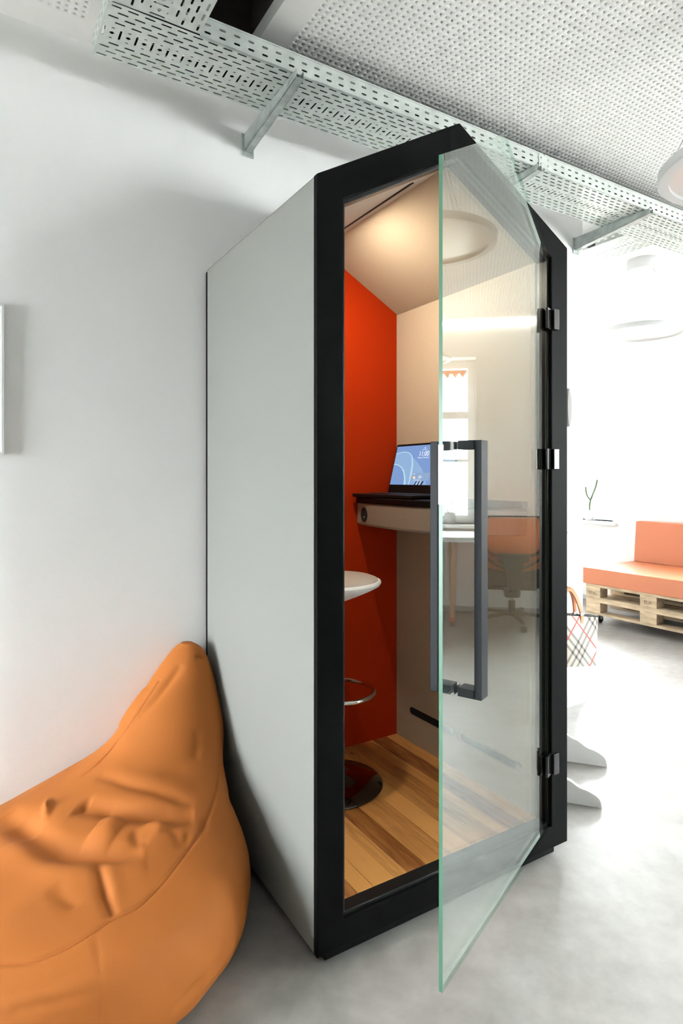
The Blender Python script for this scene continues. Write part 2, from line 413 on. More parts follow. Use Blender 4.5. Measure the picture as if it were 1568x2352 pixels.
V1, F1 = perforated(PX0, PY0, nxr, nyr, CZ); V2, F2 = perforated(LX0, LY0, nxl, nyl, CZ)
o = np_mesh('perforated_board', np.concatenate([V1, V2]), np.concatenate([F1, F2+len(V1)]), 'ceiling', ceil); o['kind'] = 'stuff'
bk = MB(); bk.box(PX0, PX1, PY0, PY1, CZ+.013, CZ+.045); bk.box(LX0, LX1, LY0, LY1, CZ+.013, CZ+.045); bk.build('backing', 'ceiling_backing', ceil)
vd = MB(); h0, h1 = CZ+T, CZ+.42
vd.box(OPX0-.02, OPX0, OPY0-.02, OPY1+.02, h0, h1); vd.box(OPX1, OPX1+.02, OPY0-.02, OPY1+.02, h0, h1)
vd.box(OPX0, OPX1, OPY0-.02, OPY0, h0, h1); vd.box(OPX0, OPX1, OPY1, OPY1+.02, h0, h1); vd.box(OPX0-.02, OPX1+.02, OPY0-.02, OPY1+.02, h1, h1+.02)
for k in range(5): vd.box(OPX0, OPX1, OPY0+.2+k*.3, OPY0+.208+k*.3, h1-.012, h1)
vd.build('service_void', 'void', ceil)
B(OPX0+.03, OPX0+.115, OPY0+.05, OPY1-.03, CZ+.10, CZ+.25).build('duct', 'skirting', ceil)
# linear light along the window wall
tag(B(XE-.035, XE-.002, -3.6, 4.1, 2.635, 2.665).build('linear_light', 'led'), 'thin bright linear light where window wall meets ceiling', 'light')

# ------------------------------------------------------------------ cable trays
def rect8(cx, cy, hx, hy, ch):
    return [(cx-hx+ch, cy-hy), (cx+hx-ch, cy-hy), (cx+hx, cy-hy+ch), (cx+hx, cy+hy-ch), (cx+hx-ch, cy+hy), (cx-hx+ch, cy+hy), (cx-hx, cy+hy-ch), (cx-hx, cy-hy+ch)]
def slotted(mb, fn, u0, u1, v0, v1, hole):
    # a plate cell with an eight-sided hole; fn maps (u,v) to 3D
    cx, cy, hx, hy = hole; ch = min(hx, hy)*.85
    H = rect8(cx, cy, hx, hy, ch)
    O = [(H[0][0], v0), (H[1][0], v0), (u1, H[2][1]), (u1, H[3][1]), (H[4][0], v1), (H[5][0], v1), (u0, H[6][1]), (u0, H[7][1])]
    C4 = [(u0, v0), (u1, v0), (u1, v1), (u0, v1)]
    vs = [fn(*p) for p in H+O+C4]
    fs = [(8+i, 8+(i+1) % 8, (i+1) % 8, i) for i in range(8)]
    fs += [(8+7, 16, 8, ), (9, 17, 10), (11, 18, 12), (13, 19, 14)]
    mb.add(vs, fs)
def plain(mb, fn, u0, u1, v0, v1): mb.add([fn(u0, v0), fn(u1, v0), fn(u1, v1), fn(u0, v1)], [(0, 1, 2, 3)])
PT = .046
def tray_bottom(mb, fn, L, W=.25, phase=0.):
    # rows of staggered slots, a middle band of cross slots and round holes
    rows = [.0125, .034, .0555, .077]; rows = rows+[W-r for r in rows]
    edges = [.0, .0235, .045, .0665, .088]
    bands = [(edges[i], edges[i+1], i % 2) for i in range(4)]
    bands += [(W-edges[i+1], W-edges[i], (i) % 2) for i in range(4)]
    n = int(L/PT)
    for v0, v1, sg in bands:
        v0_ = max(v0, .002); 
        s = phase+(PT/2 if sg else 0)
        if s > 0: plain(mb, fn, 0, s, v0, v1)
        k = s
        while k+PT <= L+1e-6:
            slotted(mb, fn, k, k+PT, v0, v1, (k+PT/2, (v0+v1)/2, .0155, .0033)); k += PT
        if k < L: plain(mb, fn, k, L, v0, v1)
    k = 0; c0, c1 = .088, W-.088
    while k+PT <= L+1e-6:
        slotted(mb, fn, k, k+PT*.4, c0, c1, (k+PT*.2, W/2, .0032, .022))
        a, b = k+PT*.4, k+PT; m = (a+b)/2
        slotted(mb, fn, a, b, c0, c0+.022, (m, c0+.014, .005, .0022))
        slotted(mb, fn, a, b, c0+.022, c1-.022, (m, W/2, .0075, .0062))
        slotted(mb, fn, a, b, c1-.022, c1, (m, c1-.014, .005, .0022)); k += PT
    if k < L: plain(mb, fn, k, L, c0, c1)
def tray_side(mb, fn, L, H=.062):
    k = 0; mid = H/2
    while k+PT <= L+1e-6:
        slotted(mb, fn, k, k+PT, 0, mid, (k+PT/2, .018, .0105, .0035)); slotted(mb, fn, k, k+PT, mid, H, (k+PT/2, .042, .0105, .0035)); k += PT
    if k < L: plain(mb, fn, k, L, 0, H)
def solid(o, t=.0015):
    md = o.modifiers.new('solid', 'SOLIDIFY'); md.thickness = t; md.offset = 0; return o
TZ = 2.535; TYF, TYB = .45, .70; TX0 = -.405; TX1 = 2.86
tr = thing('cable_tray', (TX0, .575, TZ), 'galvanised slotted cable tray running along the wall above the booth', 'cable tray')
XJ = 1.33
for a, b in ((TX0, XJ-.003), (XJ+.003, TX1)):
    mb = MB(); tray_bottom(mb, lambda u, v, a=a: (a+u, TYF+v, TZ), b-a); tag(solid(mb.build('bottom_plate', 'galv', tr, recalc=False)), kind='stuff')
    mb = MB()
    a2 = a if a > 0 else -.15
    tray_side(mb, lambda u, v, a2=a2: (a2+u, TYF, TZ+v), b-a2); tag(solid(mb.build('side_rail', 'galv', tr, recalc=False)), kind='stuff')
    mb = MB(); tray_side(mb, lambda u, v, a=a: (a+u, TYB, TZ+v), b-a); tag(solid(mb.build('side_rail', 'galv', tr, recalc=False)), kind='stuff')
    B(a2, b, TYF-.0022, TYF+.0022, TZ+.060, TZ+.0655).build('rail_lip', 'galv', tr); B(a, b, TYB-.0022, TYB+.0022, TZ+.060, TZ+.0655).build('rail_lip', 'galv', tr)
    B(a2, b, TYF-.0018, TYF+.006, TZ-.0018, TZ+.0018).build('fold', 'galv_dark', tr)
mb = MB(); tray_side(mb, lambda u, v: (TX0, TYB-u, TZ+v), TYB-TYF); tag(solid(mb.build('end_rail', 'galv', tr, recalc=False)), kind='stuff')
B(XJ-.035, XJ+.035, TYF-.0045, TYF-.0025, TZ+.004, TZ+.058).build('joint_plate', 'galv', tr, bevel=.001)
for xx in (XJ-.022, XJ+.022):
    for zz in (TZ+.018, TZ+.044): MB().lathe([(.0045, 0), (.0045, .003), (.002, .004)], (xx, TYF-.0045, zz), 8, (1, 0, 0), (0, 0, 1), (0, -1, 0)).build('bolt', 'galv_dark', tr)
t2 = thing('cable_tray', (-.28, -.3, TZ), 'galvanised slotted cable tray coming from the ceiling opening, joining at the left end', 'cable tray')
Y2 = -.85
mb = MB(); tray_bottom(mb, lambda u, v: (TX0+.003+v, TYF-.004-u, TZ+.003), TYF-.004-Y2, W=.25); tag(solid(mb.build('bottom_plate', 'galv', t2, recalc=False)), kind='stuff')
mb = MB(); tray_side(mb, lambda u, v: (TX0, TYF-.004-u, TZ+.003+v), TYF-.004-Y2); tag(solid(mb.build('side_rail', 'galv', t2, recalc=False)), kind='stuff')
mb = MB(); tray_side(mb, lambda u, v: (TX0+.253, TYF-.004-u, TZ+.003+v), TYF-.004-Y2); tag(solid(mb.build('side_rail', 'galv', t2, recalc=False)), kind='stuff')
t3 = thing('cable_tray', (2.48, 1.3, TZ), 'galvanised slotted cable tray branching off behind the pier', 'cable tray')
mb = MB(); tray_bottom(mb, lambda u, v: (2.25+v, TYB+.004+u, TZ), 1.1); tag(solid(mb.build('bottom_plate', 'galv', t3, recalc=False)), kind='stuff')
for xx in (2.25, 2.50):
    mb = MB(); tray_side(mb, lambda u, v, xx=xx: (xx, TYB+.004+u, TZ+v), 1.1); tag(solid(mb.build('side_rail', 'galv', t3, recalc=False)), kind='stuff')
# cables lying in the trays, added so the slots look dark
cb = thing('added_cable_bundle', (.6, .57, TZ+.01), 'added bundle of black cables darkening the slots of the wall tray', 'cables')
for k in range(15):
    y = TYF+.016+k*.0155; pts = [(TX0+.02+i*.22, y+random.uniform(-.006, .006), TZ+(.012 if k % 2 else .030)+random.uniform(0, .008)) for i in range(15)]
    MB().tube(pts, .0068, 6).build('cable', 'cable_green' if k in (13,) else 'cable_black', cb, smooth=True)
cb = thing('added_cable_bundle', (-.28, -.2, TZ+.01), 'added bundle of cables darkening the slots of the short tray at the ceiling opening', 'cables')
for k in range(8):
    x = TX0+.03+k*.028; pts = [(x+random.uniform(-.006, .006), TYF-.02-i*.16, TZ+.016+random.uniform(0, .01)) for i in range(8)]
    MB().tube(pts, .008, 6).build('cable', 'cable_green' if k in (6,) else 'cable_black', cb, smooth=True)
# wall brackets: folded channel, deep at the wall and shallow at the tip
for i, (bx, lab) in enumerate(((.167, 'galvanised wall bracket under the tray, left of the booth gable'), (1.275, 'galvanised wall bracket just right of the glass door top'), (2.06, 'galvanised wall bracket at the white pier corner'))):
    br = thing('wall_bracket', (bx, YB, 2.52), lab, 'bracket', 'tray brackets')
    z = TZ-.003; y0, y1 = YB-.002, .425
    for sx in (-.014, .012): MB().prism([(bx+sx, y0, z-.068), (bx+sx, y0, z), (bx+sx, y1, z), (bx+sx, y1, z-.026)], (.002, 0, 0)).build('web', 'galv_dark', br)
    MB().prism([(bx-.014, y0, z-.068), (bx-.014, y1, z-.026), (bx+.014, y1, z-.026), (bx+.014, y0, z-.068)], (0, 0, .002)).build('flange', 'galv_dark', br)
    B(bx-.024, bx+.024, y0-.004, y0+.0015, z-.085, z-.001).build('wall_plate', 'galv_dark', br, bevel=.001)
    MB().prism([(bx-.0162, y0-.03, z-.056), (bx-.0162, y0-.03, z-.018), (bx-.0162, y1+.05, z-.010), (bx-.0162, y1+.05, z-.022)], (.0022, 0, 0)).build('rib', 'galv_dark', br, bevel=.0008)

# ------------------------------------------------------------------ phone booth
W_, ZB, E_, A_, D_ = .930, .036, 1.982, 2.25, .866
def gable(x0, x1, zb, ze, za, y): return [(x0, y, zb), (x1, y, zb), (x1, y, ze), ((x0+x1)/2, y, za), (x0, y, ze)]
bo = thing('phone_booth', (W_/2, D_/2, 0), 'gable roofed phone booth with black front frame and pale grey felt sides', 'booth')
MB().prism(gable(0, W_, ZB, E_, A_, 0), (0, .019, 0), gable(.077, .853, .106, 1.9365, 2.156, 0)).build('front_frame', 'black_metal', bo, bevel=.003)
MB().prism(gable(.060, .870, .09, 1.948, 2.172, .010), (0, .045, 0), gable(.086, .844, .117, 1.9285, 2.145, .010)).build('door_stop', 'black_liner', bo, bevel=.002)
MB().prism(gable(.004, W_-.004, ZB+.004, E_-.003, A_-.004, D_-.020), (0, .020, 0), gable(.03, .90, .06, 1.96, 2.21, D_-.020)).build('back_frame', 'black_metal', bo, bevel=.003)
y0, y1 = .0195, D_-.0205
B(.003, .075, y0, y1, .034, E_+.000).build('side_panel', 'felt_grey', bo, bevel=.003)
B(W_-.075, W_-.003, y0, y1, .034, E_).build('side_panel', 'felt_grey', bo, bevel=.003)
for s in (0, 1):
    X = (lambda x: x) if s == 0 else (lambda x: W_-x)
    MB().prism([(X(.003), y0, E_), (X(W_/2), y0, A_-.001), (X(W_/2), y0, A_-.06), (X(.075), y0, E_-.02)], (0, y1-y0, 0)).build('roof_panel', 'felt_grey', bo)
IX0, IX1, IY, FZ, IE, IA = .088, .840, .836, .118, 1.934, 2.150
MB().prism(gable(IX0-.02, IX1+.02, FZ-.02, IE+.01, IA+.02, IY), (0, .009, 0)).build('inner_back_wall', 'felt_orange', bo, label='orange felt back wall')
B(.0755, IX0, .056, IY, FZ-.02, IE).build('inner_side_wall', 'felt_cream', bo)
rw = B(IX1, .8545, .056, IY, FZ-.02, IE).build('inner_side_wall', 'felt_cream', bo, label='cream felt wall behind the laptop')
sl = (IA-IE)/(W_/2-IX0)
def slope_panel(side, m):
    X = (lambda x: x) if side == 0 else (lambda x: W_-x)
    return MB().prism([(X(IX0-.006), .056, IE), (X(W_/2), .056, IA), (X(W_/2), .056, IA+.02), (X(IX0-.006), .056, IE+.02)], (0, IY-.056, 0))
cp = slope_panel(0, 'panel_white').build('ceiling_panel', 'panel_white', bo, label='off white ceiling slope with black slots')
slope_panel(1, 'felt_cream').build('ceiling_panel', 'felt_cream', bo, label='cream felt ceiling slope')
def stadium(c, d, w, L, hw, n=8):
    c, d, w = Vector(c), Vector(d).normalized(), Vector(w).normalized(); P = []
    for k in range(n+1): a = -pi/2+pi*k/n; P.append(c+d*(L+hw*math.cos(a))+w*hw*math.sin(a))
    for k in range(n+1): a = pi/2+pi*k/n; P.append(c+d*(-L+hw*math.cos(a))+w*hw*math.sin(a))
    return P
for yc, L in ((.25, .128), (.53, .138)):
    x = .381; z = IE+(x-IX0)*sl+.0012
    nrm = Vector((-sl, 0, 1)).normalized()
    MB().prism([p-nrm*.0035 for p in stadium((x, yc, z), (0, 1, 0), (1, 0, sl), L, .0085)], nrm*.004).build('slot', 'slot_black', cp)
for yc, L in ((.597, .128), (.268, .138)):
    MB().prism(stadium((IX1-.0012, yc, .253), (0, 1, 0), (0, 0, 1), L, .0145), (.002, 0, 0)).build('slot', 'slot_black', rw)
# ceiling spot
lx, ly = .295, .45; lz = IE+(lx-IX0)*sl; nd = Vector((sl, 0, -1)).normalized(); du = Vector((1, 0, sl)).normalized()
ls = MB().lathe([(.0255, 0), (.029, 0), (.0295, .003), (.028, .004)], Vector((lx, ly, lz))-nd*.001, 24, du, (0, 1, 0), nd).build('spotlight', 'black_metal', bo, smooth=True)
MB().lathe([(.001, .001), (.025, .001), (.025, .0035), (.001, .0038)], Vector((lx, ly, lz)), 20, du, (0, 1, 0), nd).build('bulb', 'booth_lamp', ls)
# timber floor: planks running front to back
px = IX0; k = 0; widths = [.062, .05, .071, .043, .066, .058, .04, .075, .052, .063, .047, .069, .056]
random.seed(11)
while px < IX1-.005:
    wd = min(widths[k % len(widths)], IX1-px); gap = .0006
    B(px+gap, px+wd-gap, .050, IY, FZ-.016, FZ+random.uniform(-.0004, .0004)).build('floor_plank', 'pine', bo); px += wd; k += 1
B(.076, .854, .057, IY, ZB+.01, FZ-.0175).build('floor_deck', 'black', bo)
B(.035, W_-.035, .0245, D_-.03, 0, ZB+.004).build('plinth', 'black', bo, bevel=.003)
# shelf desk with curved front
SZ0, SZ1 = 1.034, 1.126
plan = [(.8395, .835), (.634, .835), (.612, .68), (.600, .55), (.598, .44), (.604, .33), (.628, .255), (.668, .20), (.715, .155), (.765, .115), (.8395, .085)]
def cr(P, n=5):
    out = []
    for i in range(len(P)-1):
        p0 = P[max(i-1, 0)]; p1 = P[i]; p2 = P[i+1]; p3 = P[min(i+2, len(P)-1)]
        for k in range(n):
            t = k/n; out.append(tuple(.5*((2*b)+(-a+c)*t+(2*a-5*b+4*c-d)*t*t+(-a+3*b-3*c+d)*t**3) for a, b, c, d in zip(p0, p1, p2, p3)))
    out.append(P[-1]); return out
plan2 = [plan[0]]+cr(plan[1:], 4)
sh = MB().prism([(x, y, SZ0) for x, y in plan2], (0, 0, SZ1-SZ0)).build('shelf_body', 'felt_taupe', bo, bevel=.012, seg=3, label='taupe felt shelf box')
MB().prism([(x-(0 if x > .83 else .004), y-(.004 if .1 < y < .3 else 0), SZ1+.0005) for x, y in plan2], (0, 0, .0235)).build('worktop', 'black', bo, bevel=.006, seg=3)
sc_ = MB().lathe([(.001, .0012), (.024, .0012), (.027, .0026), (.0295, .0010), (.0295, -.004)], (.6215, .757, 1.080), 28, (.141, .99, 0), (0, 0, 1), (-.99, .141, 0)).build('socket', 'slot_black', sh, smooth=True)
MB().lathe([(.0007, .002), (.0012, .0032)], (.6215, .752, 1.070), 6, (.141, .99, 0), (0, 0, 1), (-.99, .141, 0)).build('indicator', 'scr_white', sh)

# glass door ----------------------------------------------------
HX, HY, ANG, WD = .8476, .0049, math.radians(23.8465), .7653
Tv = Vector((math.cos(ANG), math.sin(ANG), 0)); Nv = Vector((-math.sin(ANG), math.cos(ANG), 0)); Hp = Vector((HX, HY, 0))
def dpt(t, z, off=0): return Hp+Tv*t+Nv*off+Vector((0, 0, z))
dz0, dz1, dz2 = .1004, 1.9367, 2.1575
poly = [dpt(-WD, dz0), dpt(0, dz0), dpt(0, dz1), dpt(-WD/2, dz2), dpt(-WD, dz1)]
g = MB(); dth = .009; n = 5
g.add([p for p in poly]+[p+Nv*dth for p in poly], [(0, 1, 2, 3, 4), (9, 8, 7, 6, 5)])
g.cur = 1; o_ = len(g.v); 
for i in range(5):
    j = (i+1) % 5; g.cur = 1 if i == 4 else 2; g.add([poly[i], poly[i]+Nv*dth, poly[j]+Nv*dth, poly[j]], [(0, 1, 2, 3)])
dr = g.build('glass_door', None, bo, mats=['door_glass', 'glass_edge', 'glass_edge_pale'], recalc=True, label='frameless clear glass door standing open')
def hinge(z):
    h = B(HX-.001, HX+.024, -.016, -.001, z-.033, z+.033).build('hinge', 'hinge', dr, bevel=.002)
    mb = MB(); mb.obox(dpt(-.019, z, -.0045), Tv, Nv, (0, 0, 1), .020, .004, .033); mb.build('hinge_leaf', 'hinge', dr, bevel=.0015)
    mb = MB(); mb.obox(dpt(-.019, z, dth+.0045), Tv, Nv, (0, 0, 1), .020, .004, .033); mb.build('hinge_leaf', 'hinge', dr, bevel=.0015)
    return h
for z in (1.735, 1.288, .312): hinge(z)
def handle(o0, o1, sgn):
    mb = MB(); t0, t1 = -.690, -.652; zt, zb = 1.313, .728; zp = .020
    tm, th = (t0+t1)/2, (t1-t0)/2
    mb.obox(dpt(tm, (zt+zb)/2, (o0+o1)/2), Tv, Nv, (0, 0, 1), th, abs(o1-o0)/2, (zt-zb)/2)
    base = 0 if sgn < 0 else dth
    for z in (zt-zp/2, zb+zp/2): mb.obox(dpt(tm, z, (base+o0)/2), Tv, Nv, (0, 0, 1), th*.999, abs(o0-base)/2, zp/2)
    return mb.build('door_handle', 'handle', dr, bevel=.0015)
handle(-.041, -.0585, -1); handle(.050, .070, 1)
# white strip imitating a window glint on the free edge
MB().obox(dpt(-WD-.0006, 1.235, .004), Tv, Nv, (0, 0, 1), .0016, .0062, .066).build('edge_glint', 'white_plastic', dr, bevel=.0012, label='white strip imitating a window glint on the free glass edge')

# ------------------------------------------------------------------ laptop
LPZ = SZ1+.0245
lp = thing('laptop', (.68, .62, LPZ), 'open black laptop showing a blue lock screen on the booth shelf', 'laptop')
ly0, ly1 = .415, .823
B(.605, .790, ly0, ly1, LPZ, LPZ+.014).build('base', 'laptop_black', lp, bevel=.004)
kb = MB()
for r in range(5):
    for c in range(14): kb.box(.675+r*.019, .690+r*.019, ly0+.03+c*.0250, ly0+.052+c*.0250, LPZ+.014, LPZ+.0165)
tag(kb.build('keyboard', 'key', lp), kind='stuff')
th = math.radians(14); up = Vector((math.sin(th), 0, math.cos(th))); nl = Vector((-math.cos(th), 0, math.sin(th))); hz = Vector((.782, 0, LPZ+.014))
def lpt(y, v, d=0): return hz+up*v+nl*d+Vector((0, y, 0))
LH = .213
MB().prism([lpt(ly0, 0), lpt(ly1, 0), lpt(ly1, LH), lpt(ly0, LH)], nl*-.007).build('lid', 'laptop_black', lp, bevel=.003)
# screen contents; s runs left to right as seen (s=0 at the wall end), t up
sy0, sy1, st0, st1 = ly1-.008, ly0+.008, .0365, LH-.010
SWd, SHt = sy0-sy1, st1-st0
def sp(s, t, d): return lpt(sy0-s*SWd, st0+t*SHt, d)
scn = MB().prism([sp(0, 0, .0004), sp(1, 0, .0004), sp(1, 1, .0004), sp(0, 1, .0004)], nl*.0003).build('screen', 'scr_base', lp)
def shape(name, pts, m, d): MB().prism([sp(a, b, d) for a, b in pts], nl*.0001).build(name, m, scn)
arc1 = [(0, .93-.13)]+[(x, y) for x, y in ((.10, .84), (.17, .845), (.24, .81), (.285, .74), (.31, .62), (.325, .45), (.33, .25), (.33, .0))]
shape('wallpaper_petal', [(0, 0)]+[(x, y) for x, y in arc1], 'scr_a', .0008)
shape('wallpaper_petal', [(0, .80), (.10, .835), (.17, .84), (.24, .805), (.285, .735), (.31, .62), (.325, .45), (.33, 0), (.345, 0), (.36, .3), (.35, .5), (.325, .67), (.295, .755), (.245, .825), (.17, .86), (.10, .855), (0, .82)], 'scr_b', .0010)
shape('wallpaper_petal', [(.355, 0), (.36, .3), (.35, .5), (.33, .68), (.42, .56), (.52, .38), (.60, .15), (.63, 0)], 'scr_b' if 0 else 'scr_a', .0011)
shape('wallpaper_petal', [(.10, .50), (.18, .47), (.26, .41), (.325, .30), (.328, .0), (.26, 0), (.22, .25), (.16, .42)], 'scr_a', .0012)
shape('wallpaper_petal', [(0, 0), (0, .52), (.08, .50), (.15, .43), (.20, .32), (.235, .17), (.25, 0)], 'scr_c' if 0 else 'scr_base', .0013)
shape('wallpaper_petal', [(0, .52), (.08, .50), (.15, .43), (.20, .32), (.235, .17), (.25, 0), (.285, 0), (.26, .18), (.215, .36), (.15, .465), (.08, .525), (0, .54)], 'scr_b', .0014)
shape('widget', [(.37, .10), (.66, .10), (.66, .30), (.37, .30)], 'scr_panel', .0015)
shape('widget_icon', [(.382, .19), (.39, .215), (.405, .225), (.42, .21), (.425, .18), (.415, .155), (.395, .155)], 'scr_orange', .0017)
shape('widget_icon', [(.40, .155), (.43, .155), (.435, .175), (.42, .19), (.405, .18)], 'scr_white', .0018)
for a, b, t in ((.38, .42, .265), (.48, .54, .19), (.48, .53, .165), (.485, .53, .215), (.40, .52, .115)): shape('widget_line', [(a, t), (b, t), (b, t+.008), (a, t+.008)], 'scr_white', .0017)
for a in (.43, .48, .53): shape('dark_stripe', [(a, 0), (a+.03, 0), (a+.055, .09), (a+.025, .09)], 'scr_dark', .0014)
for a in (.455, .505): shape('light_stripe', [(a, 0), (a+.01, 0), (a+.035, .09), (a+.025, .09)], 'scr_white', .0016)
shape('lock_icon', [(.493, .91), (.507, .91), (.507, .935), (.493, .935)], 'scr_white', .0016)
shape('text_line', [(.46, .880), (.54, .880), (.54, .888), (.46, .888)], 'scr_white', .0016)
def text(body, s, t, size, name):
    c = bpy.data.curves.new(name, 'FONT'); c.body = body; c.size = size; c.align_x = 'CENTER'; c.align_y = 'CENTER'; c.materials.append(M['scr_white'])
    o = bpy.data.objects.new(name, c); COL.objects.link(o)
    X = Vector((0, -1, 0)); Y = up; Z = X.cross(Y)
    off = Vector((0, 0, 0)); r = scn
    while r is not None: off += r.location; r = r.parent
    mw = Matrix(((X.x, Y.x, Z.x, 0), (X.y, Y.y, Z.y, 0), (X.z, Y.z, Z.z, 0), (0, 0, 0, 1))); p = sp(s, t, .0018)-off
    bpy.context.view_layer.update()
    dg = bpy.context.evaluated_depsgraph_get(); me = bpy.data.meshes.new_from_object(o.evaluated_get(dg)); bpy.data.objects.remove(o)
    me.transform(Matrix.Translation(p) @ mw); q = bpy.data.objects.new(name, me); COL.objects.link(q); q.parent = scn; return q
text('11:00', .50, .775, .030, 'clock_text'); text('Monday, 5 December', .50, .68, .0085, 'date_text')

# ------------------------------------------------------------------ bar stool
sx_, sy_ = .380, .600
stl = thing('bar_stool', (sx_, sy_, FZ), 'white padded bar stool with chrome foot ring inside the booth', 'stool')
MB().lathe([(.001, 0), (.185, 0), (.188, .004), (.183, .009), (.12, .018), (.06, .032), (.034, .055), (.028, .09), (.001, .09)], (sx_, sy_, FZ+.001), 48).build('base_plate', 'dark_chrome', stl, smooth=True)
MB().tube([(sx_, sy_, FZ+.08), (sx_, sy_, .60)], .025, 20).build('column', 'chrome', stl, smooth=True)
MB().tube([(sx_, sy_, .58), (sx_, sy_, .80)], .017, 20).build('gas_lift', 'chrome', stl, smooth=True)
fr = MB(); cx, cy, rr = sx_+.02, sy_-.02, .128
fr.tube([(cx+rr*math.cos(a), cy+rr*math.sin(a), .458) for a in [2*pi*k/40 for k in range(40)]], .0085, 10, closed=True)
fr.tube([(sx_-.02, sy_-.1, .46), (sx_, sy_, .46), (sx_+.02, sy_+.1, .46)], .007, 8)
fr.build('foot_ring', 'chrome', stl, smooth=True)
def dish(rx, ry, prof, c, n=48):
    mb = MB(); vs = []; 
    for r, z in prof:
        for k in range(n):
            a = 2*pi*k/n; vs.append((c[0]+rx*r*math.cos(a), c[1]+ry*r*math.sin(a), c[2]+z))
    m = len(prof); fs = [(i*n+k, i*n+(k+1) % n, (i+1)*n+(k+1) % n, (i+1)*n+k) for i in range(m-1) for k in range(n)]
    fs += [tuple(range(n))[::-1], tuple(range((m-1)*n, m*n))]; return mb.add(vs, fs)
dish(.185, .175, [(.15, -.055), (.3, -.05), (.55, -.032), (.80, -.012), (.97, .004), (1.0, .014), (.985, .021), (.93, .022)], (sx_, sy_, .835)).build('seat_shell', 'white_plastic', stl, smooth=True)
dish(.185, .175, [(.2, .012), (.90, .014), (.935, .020), (.92, .028), (.80, .036), (.5, .039), (.1, .036)], (sx_, sy_, .835)).build('seat_cushion', 'white_leather', stl, smooth=True)

# ------------------------------------------------------------------ bean bag
#BEAN_BEGIN
# cross-sections from the floor up to the leaning peak: z, cx, cy, rx, ry
BR = [(.004,-.475,.40,.365,.36),(.03,-.478,.40,.408,.41),(.09,-.482,.41,.438,.435),(.16,-.484,.42,.442,.435),(.21,-.484,.43,.432,.425),
  (.243,-.460,.455,.398,.392),(.268,-.405,.51,.345,.345),(.296,-.330,.575,.290,.282),(.33,-.252,.638,.228,.226),(.375,-.19,.69,.188,.176),(.43,-.155,.72,.162,.146),
  (.49,-.132,.745,.134,.118),(.55,-.108,.77,.102,.094),(.60,-.090,.79,.073,.074),(.632,-.082,.80,.048,.055),(.650,-.082,.805,.020,.03)]
